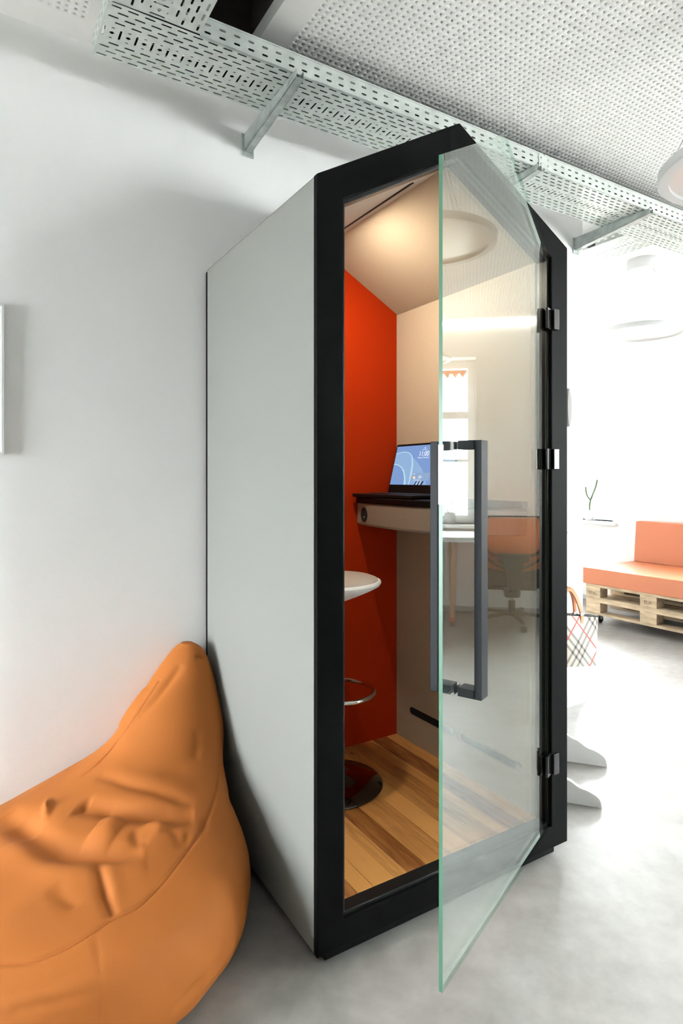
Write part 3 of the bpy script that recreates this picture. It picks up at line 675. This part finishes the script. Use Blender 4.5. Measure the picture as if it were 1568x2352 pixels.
# folds, seams and dents: (depth, width, polyline on the surface)
FE = [
 (-0.004, 0.0045, [(-0.674, 0.106, 0.238), (-0.637, 0.088, 0.238), (-0.604, 0.075, 0.239), (-0.549, 0.073, 0.243), (-0.496, 0.084, 0.249), (-0.455, 0.099, 0.253), (-0.404, 0.106, 0.255), (-0.339, 0.148, 0.262), (-0.269, 0.21, 0.273), (-0.199, 0.281, 0.283), (-0.133, 0.378, 0.3), (-0.088, 0.462, 0.318), (-0.066, 0.512, 0.334)]),  # seam_main 
 (-0.003, 0.004, [(-0.497, 0.073, 0.245), (-0.501, 0.021, 0.223), (-0.501, -0.009, 0.182), (-0.5, -0.021, 0.131)]),  # seam_vert 
 (-0.003, 0.004, [(-0.196, 0.736, 0.556), (-0.253, 0.711, 0.497), (-0.307, 0.691, 0.436), (-0.346, 0.685, 0.398), (-0.404, 0.656, 0.36), (-0.441, 0.647, 0.344)]),  # seam_back 
 (-0.002, 0.004, [(-0.204, 0.801, 0.55), (-0.196, 0.736, 0.556)]),  # seam_flap 
 (-0.016, 0.009, [(-0.466, 0.28, 0.288), (-0.464, 0.209, 0.276), (-0.46, 0.143, 0.263), (-0.457, 0.105, 0.255)]),  # crease 
 (0.004, 0.016, [(-0.441, 0.265, 0.287), (-0.438, 0.196, 0.274), (-0.44, 0.146, 0.264)]),  # creaseb 
 (-0.026, 0.028, [(-0.641, 0.646, 0.288), (-0.595, 0.512, 0.299), (-0.55, 0.391, 0.296), (-0.515, 0.344, 0.294), (-0.459, 0.301, 0.292), (-0.408, 0.271, 0.289), (-0.356, 0.265, 0.289)]),  # valley_front 
 (-0.026, 0.024, [(-0.478, 0.509, 0.322), (-0.424, 0.463, 0.325), (-0.366, 0.41, 0.322), (-0.32, 0.376, 0.317), (-0.262, 0.341, 0.308), (-0.205, 0.326, 0.298)]),  # valley_back 
 (-0.008, 0.013, [(-0.406, 0.6, 0.354), (-0.339, 0.498, 0.349), (-0.261, 0.427, 0.335), (-0.197, 0.364, 0.31)]),  # fold1 
 (0.003, 0.018, [(-0.381, 0.614, 0.365), (-0.311, 0.523, 0.363), (-0.23, 0.451, 0.345), (-0.174, 0.402, 0.32)]),  # fold1b 
 (-0.009, 0.013, [(-0.273, 0.691, 0.47), (-0.221, 0.691, 0.514), (-0.161, 0.709, 0.567), (-0.122, 0.724, 0.601)]),  # fold2 
 (-0.005, 0.012, [(-0.147, 0.513, 0.371), (-0.124, 0.551, 0.399), (-0.121, 0.578, 0.431)]),  # fold3 
 (0.02, 0.045, [(-0.442, 0.402, 0.312), (-0.391, 0.354, 0.308)]),  # bump_seat 
 (0.016, 0.022, [(-0.313, 0.351, 0.311), (-0.291, 0.3, 0.297)]),  # bump_seat2 
 (0.02, 0.028, [(-0.553, 0.566, 0.31), (-0.535, 0.563, 0.314)]),  # bump_left 
 (-0.011, 0.030, [(-0.62, 0.569, 0.296), (-0.585, 0.482, 0.299)]),  # dent_left 
 (-0.009, 0.02, [(-0.464, 0.511, 0.325), (-0.45, 0.496, 0.326)]),  # dent_hole 
 (-0.007, 0.012, [(-0.427, 0.393, 0.312)]),  # dent_btn 
 (-0.008, 0.011, [(-0.364, 0.331, 0.304), (-0.36, 0.297, 0.297), (-0.335, 0.284, 0.294)]),  # fold4 
 (0.012, 0.018, [(-0.317, 0.76, 0.422), (-0.279, 0.764, 0.47), (-0.227, 0.774, 0.531)]),  # flap 
 (-0.006, 0.01, [(-0.266, 0.232, 0.278), (-0.27, 0.28, 0.291), (-0.288, 0.313, 0.301)]),  # wr1 
 (-0.005, 0.009, [(-0.255, 0.238, 0.279), (-0.237, 0.281, 0.288)]),  # wr2 
 (-0.004, 0.008, [(-0.176, 0.321, 0.291), (-0.198, 0.268, 0.279)]),  # wr3 
 (-0.004, 0.01, [(-0.661, 0.029, 0.19), (-0.592, 0.007, 0.192), (-0.501, -0.008, 0.187)]),  # wr4 
 (-0.003, 0.01, [(-0.659, 0.052, 0.218), (-0.586, 0.029, 0.219), (-0.501, 0.02, 0.222)]),  # wr5 
 (-0.006, 0.012, [(-0.278, 0.025, 0.093), (-0.316, 0.008, 0.087), (-0.351, -0.003, 0.072)]),  # wr6 
 (-0.006, 0.012, [(-0.205, 0.086, 0.044), (-0.245, 0.055, 0.043), (-0.289, 0.029, 0.044)]),  # wr7 
 (0.012, 0.035, [(-0.637, 0.476, 0.289), (-0.574, 0.338, 0.286), (-0.505, 0.268, 0.283), (-0.414, 0.23, 0.281), (-0.357, 0.22, 0.28)]),  # lip 
 (-0.007, 0.014, [(-0.559, 0.249, 0.275), (-0.542, 0.204, 0.27), (-0.52, 0.167, 0.265)]),  # fold5 
 (-0.007, 0.008, [(-0.08, 0.73, 0.616), (-0.045, 0.736, 0.604)]),  # topk 
 (0.006, 0.012, [(-0.104, 0.806, 0.649), (-0.056, 0.768, 0.64)]),  # topk2 
]
def bean():
    P = BR; out = []; K = 20; nA = 420
    for i in range(len(P)-1):
        p0 = P[max(i-1, 0)]; p1 = P[i]; p2 = P[i+1]; p3 = P[min(i+2, len(P)-1)]
        for k in range(K):
            t = k/K; out.append([.5*((2*b)+(-a+c)*t+(2*a-5*b+4*c-d)*t*t+(-a+3*b-3*c+d)*t**3) for a, b, c, d in zip(p0, p1, p2, p3)])
    out.append(P[-1]); R = np.array(out); th = np.linspace(0, 2*pi, nA, endpoint=False)
    return np.stack([R[:, 1, None]+R[:, 3, None]*np.cos(th), R[:, 2, None]+R[:, 4, None]*np.sin(th), np.repeat(R[:, 0, None], nA, 1)], -1)
V = bean(); m_, nA = V.shape[:2]
du = np.roll(V, -1, 1)-np.roll(V, 1, 1); dv = np.gradient(V, axis=0); NR = np.cross(du, dv); NR /= np.linalg.norm(NR, axis=-1, keepdims=True)+1e-9
P0 = V.reshape(-1, 3); NR = NR.reshape(-1, 3); D = np.zeros(len(P0))
def pdist(P0, poly):
    best = np.full(len(P0), 9.); par = np.zeros(len(P0)); nseg = len(poly)-1
    if len(poly) == 1: return np.linalg.norm(P0-np.array(poly[0]), axis=1), np.full(len(P0), .5)
    for j, (a, b) in enumerate(zip(poly[:-1], poly[1:])):
        a = np.array(a); b = np.array(b); ab = b-a; t = np.clip(((P0-a)@ab)/(ab@ab+1e-9), 0, 1)
        dd = np.linalg.norm(P0-a-t[:, None]*ab, axis=1); q = dd < best; best = np.where(q, dd, best); par = np.where(q, (j+t)/nseg, par)
    return best, par
for dpt_, wd_, poly in FE:
    pl = cr(poly, 4) if len(poly) > 2 else poly
    d, s_ = pdist(P0, pl); tp = 1. if wd_ < .005 else np.clip(np.sin(pi*np.clip(s_, 0, 1)), 0, 1)**.6*.9+.1
    D += dpt_*tp*np.exp(-(d/(wd_*(1. if wd_ < .005 else 1.15)))**2)
# slack cloth: gentle low waves
for k, (fx, fy, fz, am) in enumerate(((9, 14, 21, .0035), (23, 17, 11, .0018), (31, 37, 44, .0009))):
    D += am*np.sin(P0[:, 0]*fx+k*1.7+2*np.sin(P0[:, 1]*fy*.6))*np.sin(P0[:, 1]*fy+k)*np.cos(P0[:, 2]*fz)
PD = P0+NR*D[:, None]
PD[:, 0] = np.minimum(PD[:, 0], -.006); PD[:, 1] = np.minimum(PD[:, 1], .866); PD[:, 2] = np.maximum(PD[:, 2], .001)
i_, k_ = np.meshgrid(np.arange(m_-1), np.arange(nA), indexing='ij'); i_ = i_.ravel(); k_ = k_.ravel(); k2 = (k_+1) % nA
bn = thing('bean_bag', (-.48, .41, 0), 'orange bean bag chair with tall pointed back leaning in the corner by the booth', 'bean bag')
FQ = np.stack([i_*nA+k_, i_*nA+k2, (i_+1)*nA+k2, (i_+1)*nA+k_], -1)
cap = np.array([[(m_-1)*nA+a, (m_-1)*nA+a+1, (m_-1)*nA+nA-2-a, (m_-1)*nA+nA-1-a] for a in range(nA//2-1)])
cap0 = np.array([[a+1, a, nA-1-a, nA-2-a] for a in range(nA//2-1)])
cov = np_mesh('cover', PD-np.array([-.48, .41, 0]), np.concatenate([FQ, cap, cap0]), 'bean', bn); cov.data.shade_smooth()
for nm, idx in (('seam', 0), ('seam', 1), ('seam', 2), ('seam', 3)):
    pts = cr(FE[idx][2], 7) if len(FE[idx][2]) > 2 else [tuple(np.array(FE[idx][2][0])*(1-t)+np.array(FE[idx][2][1])*t) for t in (0, .33, .66, 1)]
    pts = [tuple(PD[np.argmin(((P0-np.array(q))**2).sum(1))]) for q in pts]
    A_p = np.array(pts)
    for _ in range(6): A_p[1:-1] = (A_p[:-2]+2*A_p[1:-1]+A_p[2:])/4
    MB().tube([tuple(p) for p in A_p], .0011, 6).build(nm, 'bean_seam', bn, smooth=True)
#BEAN_END

# ------------------------------------------------------------------ picture at the left edge
pf = thing('picture_frame', (-.82, YB-.01, 1.53), 'thin pale metal picture frame on the wall at far left', 'picture frame')
fx0, fx1, fz0, fz1 = -1.0, -.634, 1.30, 1.766
MB().prism([(fx0, YB-.014, fz0), (fx1, YB-.014, fz0), (fx1, YB-.014, fz1), (fx0, YB-.014, fz1)], (0, .012, 0), [(fx0+.008, YB-.014, fz0+.008), (fx1-.008, YB-.014, fz0+.008), (fx1-.008, YB-.014, fz1-.008), (fx0+.008, YB-.014, fz1-.008)]).build('frame', 'pix_frame', pf, bevel=.001)
B(fx0+.006, fx1-.006, YB-.009, YB-.002, fz0+.006, fz1-.006).build('print', 'paper', pf)

# ------------------------------------------------------------------ pendant lamps
def pendant(cx, cy, label):
    t = thing('pendant_lamp', (cx, cy, 2.18), label, 'lamp', 'round pendant lamps')
    MB().lathe([(.001, 0), (.098, 0), (.10, -.004), (.10, -.066), (.098, -.07), (.001, -.07)], (cx, cy, CZ-.0005), 40).build('canopy', 'lamp_white', t, smooth=True)
    MB().lathe([(.238, -.016), (.268, -.016), (.272, -.012), (.272, .012), (.268, .016), (.238, .016)], (cx, cy, 2.195), 72, closed=True).build('ring', 'lamp_white', t, smooth=True)
    MB().lathe([(.001, -.004), (.2378, -.004), (.2378, .004), (.001, .004)], (cx, cy, 2.195), 64).build('diffuser', 'white_gloss', t)
    for k in range(3):
        a = 2*pi*k/3+.55
        MB().tube([(cx+.07*math.cos(a), cy+.07*math.sin(a), CZ-.07), (cx+.255*math.cos(a), cy+.255*math.sin(a), 2.211)], .0012, 5).build('cable', 'galv_dark', t)
        MB().tube([(cx+.255*math.cos(a), cy+.255*math.sin(a), 2.210), (cx+.255*math.cos(a), cy+.255*math.sin(a), 2.222)], .005, 8).build('cable_grip', 'chrome', t)
    return t
p1 = pendant(1.32, -.39, 'round pendant lamp at the right edge, nearest the glass door')
for (x, y, lab) in ((3.04, 1.11, 'round pendant lamp hanging above the pallet sofa'), (3.81, -.65, 'small round pendant lamp seen only as a reflection in the glass door')):
    c = copy_tree(p1); c.location = (x, y, 2.18); c['label'] = lab

# ------------------------------------------------------------------ pallet sofa
SX0, SX1 = 3.738, 4.54; SY1, SY0 = 2.10, -.0
SY0 = .95
def pallet(z0, label):
    t = thing('pallet', (4.14, 1.5, z0), label, 'pallet', 'stacked pallets')
    L0, L1 = SY0, SY1; h = .128
    # long direction along y; bottom runners, blocks, stringers, top boards
    for x0, x1 in ((SX0, SX0+.10), (SX0+.33, SX0+.47), (SX1-.10, SX1)):
        B(x0, x1, L0, L1, z0, z0+.020).build('runner_board', 'pallet', t, bevel=.001)
        for y0_, y1_ in ((L0, L0+.14), ((L0+L1)/2-.07, (L0+L1)/2+.07), (L1-.14, L1)):
            B(x0, x1, y0_, y1_, z0+.0202, z0+.0860).build('block', 'pallet', t, bevel=.002)
    for y0_, y1_ in ((L0, L0+.14), ((L0+L1)/2-.07, (L0+L1)/2+.07), (L1-.14, L1)): B(SX0, SX1, y0_, y1_, z0+.0862, z0+.1055).build('stringer_board', 'pallet', t, bevel=.001)
    for k in range(6):
        x0 = SX0+k*(SX1-SX0-.115)/5; B(x0, x0+.115, L0, L1, z0+.1057, z0+.1275).build('deck_board', 'pallet', t, bevel=.001)
    return t
p_ = pallet(.073, 'wooden pallet on castors, lower of the two under the sofa cushion')
q_ = copy_tree(p_); q_.location.z = .073+.128; q_['label'] = 'wooden pallet on top of the other, right under the orange sofa cushion'
def mark(body, block_y, z, pallet_root):
    blk = [o for o in pallet_root.children if o.name.startswith('block')][{0: 0, 1: 1, 2: 2}[block_y]]
    yc = (SY0+.07, (SY0+SY1)/2, SY1-.07)[block_y]
    c = bpy.data.curves.new('stamp', 'FONT'); c.body = body; c.size = .038; c.align_x = 'CENTER'; c.align_y = 'CENTER'; c.materials.append(M['stamp'])
    o = bpy.data.objects.new('stamp', c); COL.objects.link(o); bpy.context.view_layer.update()
    me = bpy.data.meshes.new_from_object(o.evaluated_get(bpy.context.evaluated_depsgraph_get())); bpy.data.objects.remove(o)
    p = Vector((SX0-.0004, yc, z))-pallet_root.location
    me.transform(Matrix.Translation(p) @ Matrix(((0, 0, -1, 0), (-1, 0, 0, 0), (0, 1, 0, 0), (0, 0, 0, 1))))
    q = bpy.data.objects.new('stamp', me); COL.objects.link(q); q.parent = blk
bpy.context.view_layer.update()
mark('EUR', 1, .073+.128+.053, q_); mark('EPAL', 2, .073+.128+.053, q_)
for i, (x, y) in enumerate(((SX0+.05, SY1-.10), (SX0+.05, SY0+.1), (SX1-.06, SY1-.1), (SX1-.06, SY0+.1))):
    c_ = MB().lathe([(.008, -.014), (.030, -.014), (.034, -.008), (.034, .008), (.030, .014), (.008, .014)], (x, y, .0345), 20, (1, 0, 0), (0, 0, 1), (0, 1, 0)); o = c_.build('castor_wheel', 'chair_black', p_, smooth=True)
    MB().prism([(x-.02, y-.02, .073), (x+.02, y-.02, .073), (x+.012, y-.02, .034), (x-.012, y-.02, .034)], (0, .004, 0)).build('castor_fork', 'galv_dark', p_)
ct = B(SX0-.012, SX1, SY0-.03, SY1+.024, .3295, .465).build('seat_cushion', 'sofa_orange', bevel=.006); tag(ct, 'long orange seat cushion lying on the wooden pallets', 'cushion')
tag(MB().prism([(4.41, SY0-.03, .466), (4.53, SY0-.03, .466), (4.535, SY0-.03, .832), (4.44, SY0-.03, .832)], (0, SY1-.0-SY0+.03, 0)).build('back_cushion', 'sofa_orange', bevel=.006), 'orange back cushion standing on the pallet sofa against the wall', 'cushion')

# ------------------------------------------------------------------ plants on the sills
def potted(x, y, label, branches, leaves=0):
    t = thing('potted_plant', (x, y, SZ), label, 'plant')
    MB().lathe([(.001, 0), (.045, 0), (.048, .004), (.058, .10), (.060, .104), (.054, .104), (.050, .085), (.001, .084)], (x, y, SZ+.001), 28).build('pot', 'pot', t, smooth=True)
    MB().lathe([(.001, .090), (.0505, .090), (.001, .0955)], (x, y, SZ), 20).build('soil', 'soil', t)
    for br in branches:
        pts = [(x+a, y+b, SZ+.085+c) for a, b, c in br]; MB().tube(cr(pts, 4), 0.012 if not leaves else .0045, 8).build('stem', 'plant', t, smooth=True)
    random.seed(3)
    for k in range(leaves):
        br = random.choice(branches); a, b, c = br[-1] if k % 2 else br[len(br)//2]; L = .035; d = Vector((random.uniform(-.3, .3), random.uniform(-1, 1), random.uniform(-.1, .9))).normalized(); s = Vector((1, 0, 0)); p = Vector((x+a, y+b, SZ+.085+c))
        MB().add([p, p+d*L*.5+s*.008, p+d*L, p+d*L*.5-s*.008], [(0, 1, 2, 3)]).build('leaf', 'plant', t, recalc=False)
    return t
potted(4.60, 2.72, 'potted cactus like plant with forked green stem on the far window sill', [[(0, 0, 0), (0, .004, .06), (0, -.01, .12), (0, -.045, .20), (0, -.07, .255), (0, -.09, .33)], [(0, -.008, .118), (0, .03, .16), (0, .045, .21), (0, .05, .255)]])
potted(4.61, -.415, 'small potted seedling on window sill, reflected in the glass door', [[(0, 0, 0), (0, .005, .06), (0, .015, .11), (0, .02, .16)], [(0, 0, 0), (0, -.02, .03), (0, -.03, .05)], [(0, .012, .09), (0, .035, .115), (0, .045, .14)]], 12)

# ------------------------------------------------------------------ desk (seen in the door glass)
dk = thing('desk', (4.1, -.9, 0), 'white topped desk with tapered wooden legs below the window', 'desk')
B(3.86, 4.50, -1.75, -.165, .705, .745).build('tabletop', 'desk_white', dk, bevel=.003)
for x, y in ((3.955, -.375), (4.42, -.375), (3.955, -1.55), (4.42, -1.55)):
    lg = MB().tube([(x, y, .704), (x, y, .045)], [.027, .017], 16).build('leg', 'beech', dk, smooth=True)
    MB().tube([(x, y, .075), (x, y, .04)], [.0178, .0175], 16).build('leg_cap', 'red', lg, smooth=True); MB().tube([(x, y, .04), (x, y, 0)], [.017, .015], 12).build('foot', 'chair_black', lg, smooth=True)

# ------------------------------------------------------------------ office chair (seen in the door glass)
ox, oy = 4.12, .115
oc = thing('office_chair', (ox, oy, 0), 'office chair with orange mesh back and black base, reflected in the glass door', 'chair')
sb = MB()
for k in range(5):
    a = 2*pi*k/5+pi*.92; c, s = math.cos(a), math.sin(a)
    L = MB().prism([(ox+c*.03-s*.022, oy+s*.03+c*.022, .085), (ox+c*.03+s*.022, oy+s*.03-c*.022, .085), (ox+c*.30+s*.012, oy+s*.30-c*.012, .062), (ox+c*.30-s*.012, oy+s*.30+c*.012, .062)], (0, 0, .025)).build('base_leg', 'chair_black', oc, bevel=.004)
    MB().lathe([(.005, -.02), (.022, -.02), (.026, -.014), (.026, -.003), (.02, 0), (.02, .002), (.026, .005), (.026, .014), (.022, .02), (.005, .02)], (ox+c*.30, oy+s*.30, .0265), 18, (c, s, 0), (0, 0, 1), (-s, c, 0)).build('castor', 'chair_black', oc, smooth=True)
MB().tube([(ox, oy, .07), (ox, oy, .20)], .028, 16).build('column_cover', 'chair_black', oc, smooth=True)
MB().tube([(ox, oy, .19), (ox, oy, .30)], .014, 12).build('gas_lift', 'galv_dark', oc, smooth=True)
B(ox-.10, ox+.08, oy-.065, oy+.065, .235, .315).build('mechanism', 'chair_black', oc, bevel=.02)
B(ox-.20, ox+.26, oy-.225, oy+.225, .335, .395).build('seat', 'chair_black', oc, bevel=.022, seg=3)
MB().tube([(ox-.02, oy-.20, .30), (ox-.02, oy+.20, .30)], .012, 10).build('lever', 'chair_black', oc, smooth=True)
bxp = ox-.215
def rr_(hw, z0, z1, r, x, n=6):
    P = []
    for cy_, cz_, a0 in ((hw-r, z1-r, 0), (-hw+r, z1-r, 90), (-hw+r, z0+r, 180), (hw-r, z0+r, 270)):
        for k in range(n+1): a = math.radians(a0+90*k/n); P.append((x+.04*(( (cy_+r*math.cos(a))/hw)**2)*.0+.035*((cy_+r*math.cos(a))/hw)**2, oy+cy_+r*math.cos(a), cz_+r*math.sin(a)))
    return P
hw = .222; out_ = rr_(hw, .405, .922, .03, bxp); in_ = [(p[0], oy+(p[1]-oy)*.93, .66+(p[2]-.66)*.945) for p in out_]
MB().prism(out_, (.02, 0, 0), in_).build('back_frame', 'chair_black', oc, bevel=.004)
ms = MB(); ny = 12
for k in range(ny+1):
    y = -hw*.95+1.9*hw*k/ny; ms.v += [(bxp+.008+.035*(y/hw)**2, oy+y, .43), (bxp+.008+.035*(y/hw)**2, oy+y, .905)]
for k in range(ny): ms.f.append((2*k, 2*k+2, 2*k+3, 2*k+1)); ms.mi.append(0)
solid(ms.build('back_mesh', 'mesh_orange', oc, smooth=True, recalc=False), .003)
MB().box(bxp-.035, bxp-.012, oy-.125, oy+.125, .55, .62).build('lumbar_pad', 'chair_black', oc, bevel=.02, seg=3)
MB().prism([(bxp-.04, oy-.09, .57), (bxp-.04, oy+.09, .57), (bxp-.04, oy+.05, .42), (bxp-.04, oy+.045, .33), (bxp-.04, oy-.045, .33), (bxp-.04, oy-.05, .42)], (.026, 0, 0)).build('back_spine', 'chair_black', oc, bevel=.006)
B(bxp-.03, ox-.05, oy-.045, oy+.045, .31, .335).build('seat_bar', 'chair_black', oc, bevel=.006)
for s in (-1, 1):
    MB().tube([(bxp-.02, oy+s*.11, .60), (bxp-.012, oy+s*.16, .61), (bxp+.02, oy+s*.215, .64)], .011, 8).build('back_arm', 'chair_black', oc, smooth=True)
    MB().tube([(bxp-.02, oy+s*.07, .50), (bxp-.012, oy+s*.14, .53), (bxp+.02, oy+s*.215, .575)], .011, 8).build('back_arm', 'chair_black', oc, smooth=True)
    MB().prism([(bxp+.0, oy+s*.03, .46), (bxp+.0, oy+s*.21, .50), (bxp+.0, oy+s*.22, .40), (bxp, oy+s*.03, .38)], (.012, 0, 0)).build('back_web', 'chair_black', oc, bevel=.004)
    ap = [(ox-.02, oy+s*.20, .34), (ox-.02, oy+s*.235, .36), (ox-.01, oy+s*.238, .56)]
    MB().tube(cr(ap, 4), .013, 8).build('arm_post', 'chair_black', oc, smooth=True); B(ox-.13, ox+.12, oy+s*.238-.03, oy+s*.238+.03, .56, .585).build('arm_pad', 'chair_black', oc, bevel=.01)

# ------------------------------------------------------------------ board stand beside the booth, bag and cap hung on it
cs = thing('coat_stand', (1.25, .42, 0), 'white board stand with two curved chipboard feet beside the booth', 'stand')
fd = Vector((.62, -.78, 0)).normalized(); pd = Vector((.78, .62, 0))
def foot(tip, hroot, htip, L=.27):
    tip = Vector((*tip, 0)); P = []
    prof = [(0, .004), (.006, htip*.62), (.022, htip*.92), (.05, htip*1.18), (.08, htip*1.34), (.115, htip*1.75), (.158, hroot), (.20, hroot*1.4), (.24, hroot*1.75), (L, hroot*1.95)]
    prof = cr(prof, 4); pts = [tip-fd*a+Vector((0, 0, b)) for a, b in prof]+[tip-fd*L+Vector((0, 0, .004))]
    mb = MB(); n = len(pts); off = pd*.018
    mb.add(pts+[p+off for p in pts], [tuple(range(n))[::-1], tuple(range(n, 2*n))]); mb.cur = 1
    for i in range(n):
        j = (i+1) % n; mb.add([pts[i], pts[j], pts[j]+off, pts[i]+off], [(0, 1, 2, 3)])
    return mb.build('foot', None, cs, mats=['board_white', 'chipboard'])
foot((1.553, .303), .116, .055); foot((1.252, .106), .100, .050)
pc = Vector((1.266, .377, 0)); pd = Vector((.837, .547, 0)).normalized()
for s in (-.178, .178): 
    c_ = pc+pd*s; MB().obox(c_+Vector((0, 0, .80)), pd, fd, (0, 0, 1), .02, .009, .78).build('post', 'board_white', cs, bevel=.002)
for z in (.30, 1.0, 1.5): MB().obox(pc+Vector((0, 0, z)), pd, fd, (0, 0, 1), .178, .0085, .035).build('rail', 'board_white', cs, bevel=.002)
pg = pc+pd*.02+Vector((0, 0, .99))
# bag: tapered tote, plane roughly facing the camera
bgx = Vector((1.262, .30, .49)); bX = Vector((1, .0, -.0)); 
bag = thing('handbag', (1.32, .30, .47), 'small checked handbag with tan handle hanging beside the booth', 'bag')
hwT, hwB, hT, hB, dp_ = .165, .133, .205, 0, .038
cxb = 1.32
vs = []
nseg = 10
for j in range(nseg+1):
    t = j/nseg; hw_ = hwB+(hwT-hwB)*t**.8; d_ = dp_*(1-.65*t)
    z = .468+t*.20
    ring = [(-hw_, -d_*.3), (-hw_*.8, -d_), (0, -d_*1.15), (hw_*.8, -d_), (hw_, -d_*.3), (hw_, d_*.3), (hw_*.8, d_), (0, d_*1.15), (-hw_*.8, d_), (-hw_, d_*.3)]
    vs += [(cxb+a, .30+b, z-.17*(a-.06)+(.004*math.sin(a*20))) for a, b in ring]
fs = [(i*10+k, i*10+(k+1) % 10, (i+1)*10+(k+1) % 10, (i+1)*10+k) for i in range(nseg) for k in range(10)]+[tuple(range(10))[::-1], tuple(range(nseg*10, nseg*10+10))]
bdy = MB().add(vs, fs).build('body', 'plaid', bag, smooth=True)
top = [Vector(p) for p in vs[-10:]]
MB().tube(top, .003, 6, closed=True).build('top_edge', 'black', bag, smooth=True)
hx0 = cxb+.042
for yy in (-.016, .016):
    arc = [(hx0, .30+yy, .640), (hx0, .30+yy, .678), (hx0-.006, .30+yy*.8, .705), (hx0-.020, .30+yy*.5, .742), (hx0-.040, .30+yy*.3, .772), (hx0-.064, .30+yy*.3, .784), (hx0-.086, .30+yy*.3, .772), (hx0-.106, .30+yy*.5, .742), (hx0-.120, .30+yy*.8, .705), (hx0-.126, .30+yy, .678), (hx0-.126, .30+yy, .66)]
    hd = MB(); A2 = cr(arc, 5); 
    for i in range(len(A2)-1):
        a, b = Vector(A2[i]), Vector(A2[i+1]); d = (b-a); hd.obox((a+b)/2, d, (0, 1, 0), d.cross(Vector((0, 1, 0))), d.length*.56, .004 , .0085)
    hd.build('handle', 'tan_leather', bag, bevel=.001); B(hx0-.012, hx0+.012, .30+yy-.006, .30+yy+.006, .672, .680).build('buckle', 'chrome', bag, bevel=.001)
MB().tube([pg, pg+fd*.06, pg+fd*.075+Vector((0, 0, .02))], .006, 8).build('peg', 'chrome', cs, smooth=True)
hookp = pc+Vector((0, 0, .765))
MB().tube([pc+Vector((0, 0, 1.0)), pc+fd*.02+Vector((0, 0, .97)), Vector((hx0-.064, .31, .80)), Vector((hx0-.064, .300, .790))], .003, 6).build('bag_hook', 'chrome', cs, smooth=True)
# rounded grey cap shape
capo = MB(); 
vs = []; n = 24
for r, d in ((.001, .0), (.6, .004), (.92, .014), (1.0, .03), (.97, .045), (.6, .05), (.001, .05)):
    for k in range(n): a = 2*pi*k/n; vs.append(Vector((1.455, .475, 1.535))+pd*(r*.075*math.cos(a))+Vector((0, 0, r*.085*math.sin(a)))-fd*(-d))
fs = [(i*n+k, i*n+(k+1) % n, (i+1)*n+(k+1) % n, (i+1)*n+k) for i in range(6) for k in range(n)]
capo.add(vs, fs); tag(capo.build('felt_cap', 'cap_grey', smooth=True), 'rounded grey felt cap peeking out behind the booth frame', 'cap')

# small black duct mouth on the pier under the tray
tag(B(XP-.035, XP+.05, YB-.045, YB-.003, 2.500, 2.546).build('cable_duct', 'slot_black', bevel=.002), 'small black cable duct at the pier corner under the tray', 'duct')

# ------------------------------------------------------------------ houses across the street
for i, (y0_, y1_, h_, lab) in enumerate(((-9, 3.2, 9, 'pale building across the street, seen through the right windows'), (3.6, 16, 11, 'pale building across the street, seen through the far window'))):
    t = thing('building', (16, (y0_+y1_)/2, -4), lab, 'building')
    B(16, 20, y0_, y1_, -4, h_-4).build('facade', 'facade', t)
    nn = int((y1_-y0_)/1.7)
    for a in range(nn):
        for zz in range(4): B(15.93, 16.01, y0_+.5+a*1.7, y0_+1.4+a*1.7, -3+zz*2.1, -1.7+zz*2.1).build('window', 'facade_window', t)
tag(B(-30, 60, -40, 40, -4.2, -4.05).build('street_ground', 'facade'), kind='structure')
